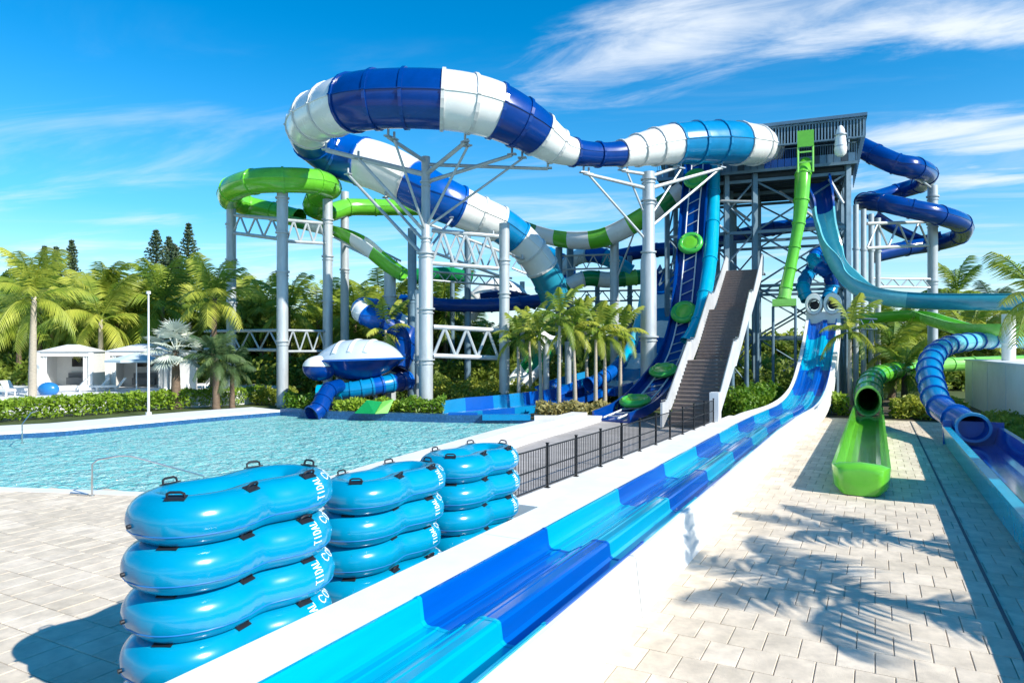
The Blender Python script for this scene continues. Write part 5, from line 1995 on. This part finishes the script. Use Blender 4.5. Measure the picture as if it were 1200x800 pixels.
rnd = random.Random(21)
BELT = []
beltp = []
for i in range(30):
    px = -30 + 545 * i / 29 + rnd.uniform(-8, 8)
    beltp.append((px, rnd.uniform(55, 68), rnd.uniform(5.0, 7.6)))
for i in range(10):
    px = 520 + 260 * i / 9 + rnd.uniform(-8, 8)
    beltp.append((px, rnd.uniform(60, 70), rnd.uniform(3.6, 5.2)))
for i in range(12):
    px = 1010 + 230 * i / 11 + rnd.uniform(-8, 8)
    beltp.append((px, rnd.uniform(62, 72), rnd.uniform(3.5, 5.6)))
for px, Y, h in beltp:
    lm = rnd.choice(("palm_leaf", "palm_leaf_yellow", "palm_leaf_yellow", "palm_leaf"))
    where = "left tree belt behind the pool" if px < 515 else ("middle tree belt behind the slides" if px < 800 else "right tree belt behind the flumes")
    belt_o = palm((px - 600) / 800 * Y, Y, h, rnd.uniform(3.2, 4.4), 16, "bushy feather palm in the " + where, "palms of the " + where, leaf_m=lm, trunk_m="trunk_brown", tr=.2)
    BELT.append(belt_o)
relabel(BELT, "belt palm")


def crown_mesh(seed, w, h, count, m_, size=.3):
    rnd = random.Random(seed)
    mb = MB()
    cl_ = []
    for _ in range(26):
        a = rnd.uniform(0, 6.28)
        rr = rnd.uniform(.1, .85) * w
        z = rnd.uniform(-.8, .85) * h
        k = math.sqrt(max(.05, 1 - (z / h) ** 2))
        cl_.append((Vector((math.cos(a) * rr * k, math.sin(a) * rr * k, z)), rnd.uniform(.22, .42) * w))
    for c, r_ in cl_:
        leaf_quads(mb, c, (r_, r_, r_ * .75), count // 26, size, rnd)
    return raw_mesh(mb, "crown", m_)


def bough_mesh(seed, h, r, m_):
    rnd = random.Random(seed)
    mb = MB()
    mb.sweep([(0, 0, -.1), (.05, 0, h * .4), (.1, .05, h * .8), (0, 0, h * 1.15)], [r * 1.2, r, r * .7, r * .3], 8)
    for i in range(7):
        a = i * 2.4
        z = h * rnd.uniform(.5, .95)
        e = Vector((math.cos(a) * h * .32, math.sin(a) * h * .32, z + h * .32))
        mb.sweep([(0.05, 0, z), ((e.x) * .5, e.y * .5, z + h * .2), e], [r * .5, r * .32, r * .12], 5)
    return raw_mesh(mb, "trunk", m_)


CR = [crown_mesh(1, 2.6, 2.0, 3400, "tree_leaf"), crown_mesh(2, 2.3, 2.3, 3400, "tree_leaf_light"), crown_mesh(3, 3.0, 1.8, 3400, "tree_leaf"), crown_mesh(4, 2.2, 1.8, 3000, "tree_leaf_light")]
TKm = [bough_mesh(1, 3.2, .2, "trunk_brown"), bough_mesh(2, 3.0, .17, "trunk_brown")]


def tree(x, Y, s, i, label, group, z=0):
    root = thing("broadleaf_tree", (x, Y, z), label, "tree", group)
    t = bpy.data.objects.new("trunk", TKm[i % 2]); COL.objects.link(t); t.parent = root; t.scale = (s, s, s)
    c = bpy.data.objects.new("crown", CR[i % 4]); COL.objects.link(c); c.parent = root; c.scale = (s, s, s)
    c.location = (0, 0, 4.0 * s)
    c.rotation_euler = (0, 0, i * 1.3)
    return root


rnd = random.Random(11)
TREES = []
for i in range(24):
    px = -40 + 560 * i / 23 + rnd.uniform(-10, 10)
    Y = rnd.uniform(60, 74)
    _t = tree((px - 600) / 800 * Y, Y, rnd.uniform(1.05, 1.45), i, "dense green tree filling the belt behind the cabanas and green loop", "trees behind the cabanas")
    TREES.append(_t)
for i in range(12):
    px = 510 + 270 * i / 11 + rnd.uniform(-10, 10)
    Y = rnd.uniform(64, 76)
    _t = tree((px - 600) / 800 * Y, Y, rnd.uniform(.7, .95), i, "dense green tree behind the low truss and slender palms", "trees behind the middle slides")
    TREES.append(_t)
for i in range(16):
    px = 830 + 420 * i / 15 + rnd.uniform(-10, 10)
    Y = rnd.uniform(66, 78)
    _t = tree((px - 600) / 800 * Y, Y, rnd.uniform(.72, 1.0), i, "dense green tree behind the tower legs and right flumes", "trees behind the tower")
    TREES.append(_t)
relabel(TREES, "leafy tree")
tree(P(1048, 0, 52).x, 52, .78, 1, "round yellow green tree under the teal flume", None)
tree(P(1085, 0, 56).x, 56, .75, 3, "bushy tree behind the spiral column's foot", None)

# tall narrow island pines
def pine(x, Y, h, w, seed, label):
    rnd = random.Random(seed)
    root = thing("island_pine", (x, Y, 0), label, "pine tree", "island pines above the palms")
    mb = MB(); mb.sweep([(x, Y, -.1), (x, Y, h)], [.22, .03], 7); mb.build("trunk", "trunk_brown", root)
    mb = MB()
    z = h * .35
    while z < h * .99:
        rr = w * 2.5 * (1 - (z / h)) ** .85 * rnd.uniform(.75, 1.1) + .1
        nb = 7
        a0 = rnd.uniform(0, 6)
        for k in range(nb):
            a = a0 + 6.283 * k / nb + rnd.uniform(-.2, .2)
            L_ = rr * rnd.uniform(.75, 1.1)
            for j in range(11):
                t = (j + .5) / 11
                p = Vector((x + math.cos(a) * L_ * t, Y + math.sin(a) * L_ * t, z + .25 * t * L_ + rnd.uniform(-.1, .1)))
                leaf(mb, p, .2, rnd)
                leaf(mb, p + Vector((rnd.uniform(-.1, .1), rnd.uniform(-.1, .1), 0)), .16, rnd)
        z += h * .021
    mb.build("crown", "pine_leaf", root)


for (px, ytop, Y, w, lab) in ((52, 287, 80, 1.3, "leftmost dark pine top above the coconut palm"), (66, 288, 81, 1.2, "second small pine top from the left"), (84, 280, 80, 1.3, "pointed pine top third from the left"),
                              (183, 268, 78, 2.0, "dense dark pine, left one of the tall cluster"), (198, 276, 80, 1.8, "dark pine in the middle of the tall cluster"), (221, 260, 79, 1.7, "tallest pointed pine beside the tall palm"), (205, 285, 76, 1.6, "lower pine in front of the tall cluster")):
    pine((px - 600) / 800 * Y, Y, EYE + (408 - ytop) / 800 * Y, w, int(px), lab)


# hedges and shrubs: leaves nobody could count
def hedge(name, line, w, h, dens_, size, m_, label, cat, seed=1, h_var=.25):
    rnd = random.Random(seed)
    mb = MB()
    for (a, b) in zip(line, line[1:]):
        a, b = Vector((a[0], a[1], 0)), Vector((b[0], b[1], 0))
        d = b - a
        n_ = Vector((-d.y, d.x, 0)).normalized()
        cnt = int(d.length * dens_)
        for _ in range(cnt):
            t = rnd.random()
            s = rnd.uniform(-1, 1)
            top = h * (1 - h_var * (abs(math.sin(t * d.length * 1.9 + seed)) * .5 + rnd.random() * .6)) * (1 - .28 * abs(s) ** 3)
            z = top * (1 - rnd.random() ** 2 * .95) + .02
            p = a + d * t + n_ * (s * w / 2) + Vector((0, 0, z))
            leaf(mb, p, size * rnd.uniform(.7, 1.3), rnd, .7)
    me = raw_mesh(mb, name, m_)
    o = bpy.data.objects.new(name, me)
    COL.objects.link(o)
    tag(o, label, cat, kind="stuff")
    return o


hl = [G(-60, 499), G(0, 494), G(100, 486), G(200, 479), G(303, 472)]
hedge("hedge", [(p.x, p.y + 1.0) for p in hl], 1.7, 1.25, 620, .12, "hedge_leaf", "clipped bright green hedge along the far side of the pool", "hedge", 2)
def shrub_run(pxs, Y, w, h, m_, label, seed, size=.13, dens_=500, hv=.5):
    hedge("shrubs", [((a - 600) / 800 * Y, Y) for a in pxs], w, h, dens_, size, m_, label, "shrubs", seed, hv)


shrub_run((300, 345), 47, 2.0, 1.3, "tree_leaf_light", "shrubs at the foot of the front green loop column", 5)
shrub_run((335, 372), 42.5, 1.2, 1.2, "hedge_leaf", "green shrubs left of the dark blue exit tube", 6)
shrub_run((392, 470), 40.3, 1.2, 1.0, "hedge_leaf", "green shrubs along the far pool edge under the bowl", 7)
shrub_run((470, 522), 40.0, 1.8, 1.1, "hedge_leaf", "yellow green shrubs around the thick column's foot", 8)
shrub_run((530, 640), 44.5, 2.0, 1.3, "tree_leaf_light", "mixed shrubs around the feet of the slender palms", 9)
shrub_run((500, 620), 47, 3.0, 1.9, "tree_leaf_light", "taller shrubs behind the low white truss", 10, .16, 500)
shrub_run((420, 520), 50, 3.0, 2.2, "tree_leaf", "dark shrubs behind the bowl", 11, .16)
shrub_run((628, 722), 38.3, 1.3, .95, "dry_grass", "straw coloured grasses at the slender palms' feet", 12, .15, 420)
shrub_run((600, 740), 48, 3.0, 1.7, "tree_leaf", "dark shrubs beyond the blue run-out", 13, .16)
hedge("shrubs", [L(-6.6, 36.5)[:2], L(-5.6, 45)[:2]], 1.6, 1.9, 700, .14, "hedge_leaf", "bright green shrubs between the stairs and the racing slide", "shrubs", 14, .4)
shrub_run((866, 945), 52, 4.0, 2.6, "tree_leaf", "dark shrubs under the slide tower", 15, .18, 500)
hedge("shrubs", [L(-2.2, 43.2)[:2], L(-1.4, 43.4)[:2]], 1.6, 1.5, 900, .13, "hedge_leaf", "yellow green shrubs left of the green portal", "shrubs", 16, .4)
hedge("shrubs", [L(.8, 42.8)[:2], L(4.2, 43.2)[:2]], 1.8, 1.35, 900, .13, "tree_leaf_light", "shrub row between the green and blue tubes", "shrubs", 17, .4)
hedge("shrubs", [L(5.4, 41)[:2], L(6.2, 24)[:2]], 1.8, .85, 520, .12, "tree_leaf_light", "low shrubs at the foot of the white wall", "shrubs", 18, .6)
hedge("undergrowth", [(-60, 57), (-20, 56), (-8, 57), (8, 59), (22, 63), (60, 66)], 7, 3.6, 330, .3, "tree_leaf", "dark undergrowth filling the foot of the tree belt", "undergrowth", 19, .5)
hedge("undergrowth", [(-70, 82), (-20, 84), (20, 84), (75, 86)], 6, 6.5, 260, .45, "tree_leaf_light", "far green wood closing the view behind the palms", "undergrowth", 20, .35)
